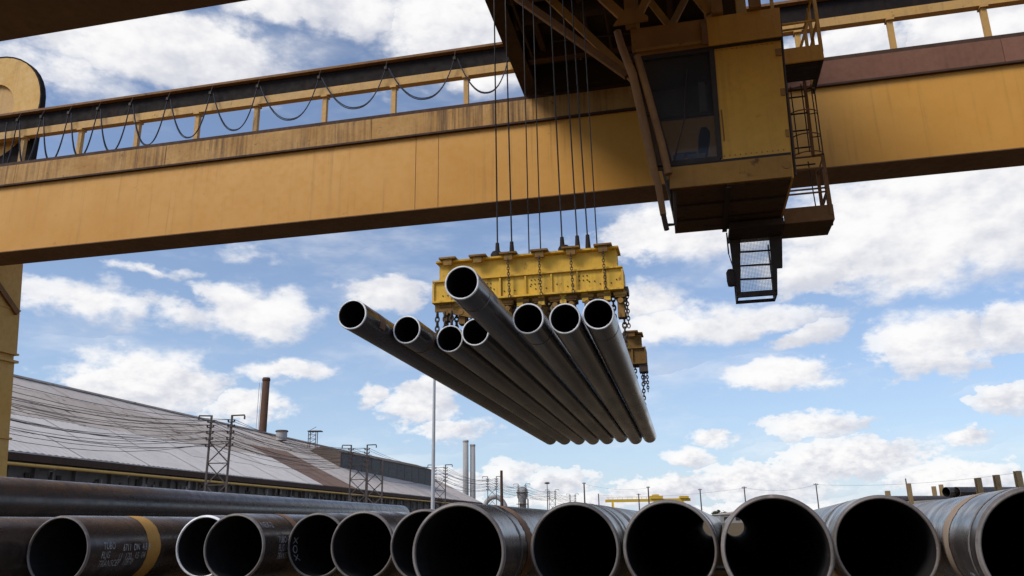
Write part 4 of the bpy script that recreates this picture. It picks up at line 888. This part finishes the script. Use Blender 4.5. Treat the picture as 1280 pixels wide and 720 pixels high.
# white lamp pole
lp = thing('lamp_pole', 'slender white lamp pole standing behind the hanging pipes', 'lamp pole', (-4.5, 45, 0), WORLD)
m = MB(); m.tube([(-4.5, 45, .3), (-4.5, 45, 4), (-4.49, 45, Z(9.2))], [.11, .10, .07], 12); part('pole', m, 'galvanised', lp)
m = MB(); m.lathe([(.22, 0), (.22, .3), (.13, .34)], (-4.5, 45, 0), 12); part('foot', m, 'concrete', lp)
m = MB(); m.beam((-4.49, 45, Z(9.2)), (-4.0, 45, Z(9.3)), .06, .06); part('arm', m, 'galvanised', lp)
m = MB(); m.prism([(-4.05, Z(9.24)), (-3.5, Z(9.24)), (-3.55, Z(9.36)), (-4.0, Z(9.40))], 44.85, 45.15); part('lamp_head', m, 'galvanised', lp)

# distant poles
def pole(x, y, h, label, cat='pole', r=.11, arm=True, mat='steel_pole', group='far poles'):
    o = thing('utility_pole', label, cat, (x, y, 0), WORLD, group)
    m = MB(); m.tube([(x, y, 0), (x, y, h)], [r * 1.3, r], 8); part('pole', m, mat, o)
    if arm:
        m = MB(); m.box((x - .42, y - .05, h - .32), (x + .42, y + .05, h - .22)); part('cross_arm', m, mat, o)
        for dx in (-.35, 0, .35): m = MB(); m.lathe([(.05, 0), (.09, .05), (.05, .12), (0, .2)], (x + dx, y, h - .219), 8); part('insulator', m, 'insulator', o)
    return o
pole(-2.5, 150, Z(9.5), 'thick rust brown pole between the fourth and fifth pylons', r=.24, arm=False, mat='chimney_brown')
pole(16.7, 200, Z(9.5), 'tall pole right below the far ends of the hanging pipes', r=.16)
pole(20.1, 200, Z(6.8), 'short pole left of the far yellow crane', r=.12, arm=False)
pole(29.5, 198, Z(6.6), 'pole standing before the middle of the far yellow crane', r=.13)
pole(32.2, 200, Z(8.3), 'taller pole at the hoist of the far yellow crane', r=.15)
pole(42.5, 190, Z(7.2), 'pole at the right end of the far yellow crane', r=.13)
pole(41.6, 150, Z(5.95), 'pole above the large pipe end with daylight in it', r=.10)
pole(54.7, 150, Z(6.3), 'pole between the two rightmost large pipe ends', r=.10)
pole(56.9, 120, Z(5.5), 'dark pole beside the pipe racks on the right', r=.09, arm=False)
for k, (a, b_) in enumerate((((20.1, 200, 7.4), (41.6, 150, 6.6)), ((41.6, 150, 6.7), (54.7, 150, 7.0)), ((54.7, 150, 7.0), (75, 120, 7.2)), ((16.7, 200, 10.1), (32.2, 200, 8.9)))):
    a, b_ = Vector(a), Vector(b_); m = MB(); m.tube([a.lerp(b_, j / 12) - Vector((0, 0, .8 * 4 * j / 12 * (1 - j / 12))) for j in range(13)], .016, 5, caps=False)
    single('power_line', m, 'wire_brown', ['faint wire from the far yellow crane to the daylight pipe', 'faint wire between the poles over the large pipe ends', 'faint wire running off to the right edge', 'faint wire sagging before the far yellow crane'][k], 'power line', a, WORLD, 'faint wires on the right')
# tall lamp mast
m0 = thing('lamp_mast', 'thin tall mast with a lamp ring among the far pylons', 'lamp mast', (11.6, 300, 0), WORLD)
m = MB(); m.tube([(11.6, 300, 0), (11.6, 300, Z(14.0))], [.25, .12], 8); part('pole', m, 'steel_pole', m0)
m = MB(); m.lathe([(.5, 0), (.95, .15), (.95, .5), (.4, .7)], (11.6, 300, Z(13.9)), 12); part('lamp_ring', m, 'steel_pole', m0)

# far yellow gantry crane
fg = thing('gantry_crane', 'small bright yellow gantry crane far off above the large pipe ends', 'gantry crane', (41.5, 260, 0), WORLD)
m = MB(); m.box((28.2, 259.4, Z(6.15)), (54.8, 260.6, Z(7.0))); part('girder', m, 'far_yellow', fg)
for x in (30.5, 52.5):
    for d in (-1, 1): m = MB(); m.beam((x, 260 + d * .5, Z(6.1)), (x, 260 + d * 3.2, .3), .5, .5); part('leg', m, 'far_yellow', fg)
    m = MB(); m.box((x - .4, 256, 0), (x + .4, 264, .5)); part('end_carriage', m, 'far_yellow', fg)
m = MB(); m.box((42.2, 259, Z(7.0)), (46.2, 261, Z(7.9))); m.box((43, 259.2, Z(7.9)), (45, 260.8, Z(8.3))); part('trolley', m, 'far_yellow', fg)
m = MB(); m.box((51.5, 258.8, Z(7.0)), (54.2, 261, Z(7.7))); part('cabin', m, 'far_yellow', fg)
for k in range(9): m = MB(); x = 29 + k * 1.5; m.box((x, 259.4, Z(7.0)), (x + .1, 259.5, Z(7.5))); part('rail_post', m, 'far_yellow', fg)
m = MB(); m.box((28.5, 259.4, Z(7.5)), (42.1, 259.48, Z(7.58))); part('hand_rail', m, 'far_yellow', fg)

# silo and curved duct
si = thing('silo', 'slim grey silo with pipework far off beneath the hanging bundle', 'silo', (2.2, 262, 0), WORLD)
m = MB(); m.lathe([(1.0, 0), (1.0, Z(7.2)), (1.7, Z(8.2)), (1.7, Z(10.6)), (.6, Z(11.4)), (0, Z(11.5))], (2.2, 262, 0), 18); part('shell', m, 'silo_grey', si)
for z in (3, 6, 9.5): m = MB(); m.lathe([(1.75, 0), (2.0, .02), (2.0, .2), (1.75, .22)], (2.2, 262, Z(z)), 18); part('ring_platform', m, 'steel_pole', si)
m = MB(); m.tube([(3.9, 261, 0), (3.9, 261, Z(7.5)), (3.2, 261, Z(8.2))], .25, 8); part('down_pipe', m, 'silo_grey', si)
du = MB(); du.tube([(-10.2 + 3.6 * (1 - math.cos(math.pi * k / 12)), 262, 4.5 + 4.9 * math.sin(math.pi * k / 12)) for k in range(13)], .75, 12)
dt = thing('curved_duct', 'pale arched duct at the far end of the shed', 'duct', (-6.6, 262, 0), WORLD); part('arch_pipe', du, 'silo_grey', dt)
for x in (-10.2, -3.0): m = MB(); m.lathe([(1.2, 0), (1.2, 4.4), (.8, 4.6)], (x, 262, 0), 14); part('foot', m, 'silo_grey', dt)
# low sheds on the horizon
for k, (x, y, w_, d_, h, lab) in enumerate(((104, 380, 26, 18, 4.6, 'low pale shed on the horizon, seen between two large pipe ends'), (66, 420, 36, 20, 4.0, 'low pale shed behind the far yellow crane'))):
    s_ = thing('low_shed', lab, 'shed', (x, y, 0), WORLD)
    m = MB(); m.box((x - w_ / 2, y - d_ / 2, 0), (x + w_ / 2, y + d_ / 2, h - 1)); part('wall', m, 'wall_pale', s_)
    m = MB(); m.prism([(x - w_ / 2 - .5, h - .999), (x + w_ / 2 + .5, h - .999), (x, h + .8)], y - d_ / 2 - .5, y + d_ / 2 + .5); part('roof', m, 'roof_stained', s_)
    for j in range(5): m = MB(); u = x - w_ / 2 + (j + .5) * w_ / 5; m.box((u - 1, y - d_ / 2 - .05, 1), (u + 1, y - d_ / 2 - .001, 2.6)); part('window', m, 'frame_dark', s_)

# pipe racks on the right: uprights and stored pipes
RP = [(14.31, 30, 1.20, .055, 'rack upright beside the dark pole, left of the near rust banded pipe'), (17.73, 35, 1.26, .065, 'rack upright, left one of the middle pair on the right'), (18.05, 35, 1.33, .065, 'rack upright, right one of the middle pair on the right'),
      (13.95, 31, .98, .07, 'short rack upright, leftmost of the rack posts'), (11.23, 20, .90, .055, 'tan rack upright before the stored dark pipe, left of three'), (11.69, 20, .965, .055, 'tan rack upright, middle of the three nearest'), (12.22, 20, 1.05, .062, 'tallest tan rack upright near the right edge'), (18.95, 35, .98, .07, 'short rack upright right of the middle pair')]
for (x, y, h, w_, lab) in RP:
    o = thing('rack_post', lab, 'rack post', (x, y, 0), WORLD, 'uprights of the pipe racks')
    m = MB(); 
    for a in (-1, 1): m.box((x - w_, y + a * w_ - .012, 0), (x + w_, y + a * w_ + .012, Z(h)))
    m.box((x - .012, y - w_ + .013, 0), (x + .012, y + w_ - .013, Z(h) - .004)); part('column', m, 'rack_post', o)
    m = MB(); m.box((x - w_ * 1.6, y - w_ * 1.6, 0), (x + w_ * 1.6, y - w_ - .013, .03)); m.box((x - w_ * 1.6, y + w_ + .013, 0), (x + w_ * 1.6, y + w_ * 1.6, .03)); part('base_plate', m, 'rack_post', o)
for k, (x, y, z) in enumerate(((15.1, 29, .86), (15.45, 29, .86), (14.3, 33, .70), (16.2, 31, .90))):
    o = make_pipe('row', 'row', (x, y, Z(z) - .02), (.93, .37, 0), ['dark pipe stored on the rack, lowest near the uprights', 'dark pipe stored on the rack, second up', 'dark pipe at the back of the rack, far left', 'dark pipe on top of the rack behind the uprights'][k], 'pipes stored on the racks')
for (x, y, lab) in ((15.6, 29.2, 'left trestle under the stored rack pipes'), (24.5, 32.8, 'right trestle under the stored rack pipes')):
    m = MB(); m.box((x - .2, y - 1.5, 0), (x + .2, y + 4.0, Z(.62))); single('rack_trestle', m, 'concrete', lab, 'trestle', (x, y, 0), WORLD, 'trestles of the pipe racks')

# far trees
lf = random.Random(9)
def tree(x, y, h, w_, label):
    o = thing('tree', label, 'tree', (x, y, 0), WORLD, 'trees on the horizon')
    m = MB(); m.tube([(x, y, 0), (x + .1, y, h * .35), (x - .1, y, h * .7)], [.28, .2, .06], 7)
    for k in range(5): a = k * 1.3; m.tube([(x, y, h * (.3 + .08 * k)), (x + math.cos(a) * w_ * .5, y + math.sin(a) * w_ * .5, h * (.5 + .08 * k))], [.1, .03], 5)
    part('trunk', m, 'bark', o)
    m = MB()
    cl = [(Vector((x + lf.gauss(0, w_ * .33), y + lf.gauss(0, w_ * .33), h * lf.uniform(.42, .95))), lf.uniform(.6, 1.2) * w_ * .28) for _ in range(16)]
    for c, r_ in cl:
        for _ in range(70):
            d = Vector((lf.gauss(0, 1), lf.gauss(0, 1), lf.gauss(0, .8))).normalized() * r_ * lf.uniform(.5, 1.1); e = c + d
            a = Vector((lf.gauss(0, 1), lf.gauss(0, 1), lf.gauss(0, 1))).normalized() * .28; b_ = a.cross(Vector((lf.gauss(0, 1), lf.gauss(0, 1), 1))).normalized() * .2
            m.add([e - a, e - b_, e + a, e + b_], [(0, 1, 2, 3)])
    part('crown', m, 'leaf', o)
for k, (x, y, h, w_, lab) in enumerate(((101, 420, 6.2, 4.2, 'tallest far tree between the two pipe ends in the middle right'), (107, 425, 5.0, 4.0, 'low tree right of the tallest far tree'), (96.5, 430, 4.4, 3.6, 'low tree left of the tallest far tree'), (112, 418, 4.0, 3.4, 'rightmost small tree on the horizon gap'))): tree(x, y, h, w_, lab)

# ---------------------------------------------------------------- render settings
scene.render.engine = 'CYCLES'
scene.cycles.max_bounces = 6; scene.cycles.diffuse_bounces = 2; scene.cycles.glossy_bounces = 2; scene.cycles.transparent_max_bounces = 12
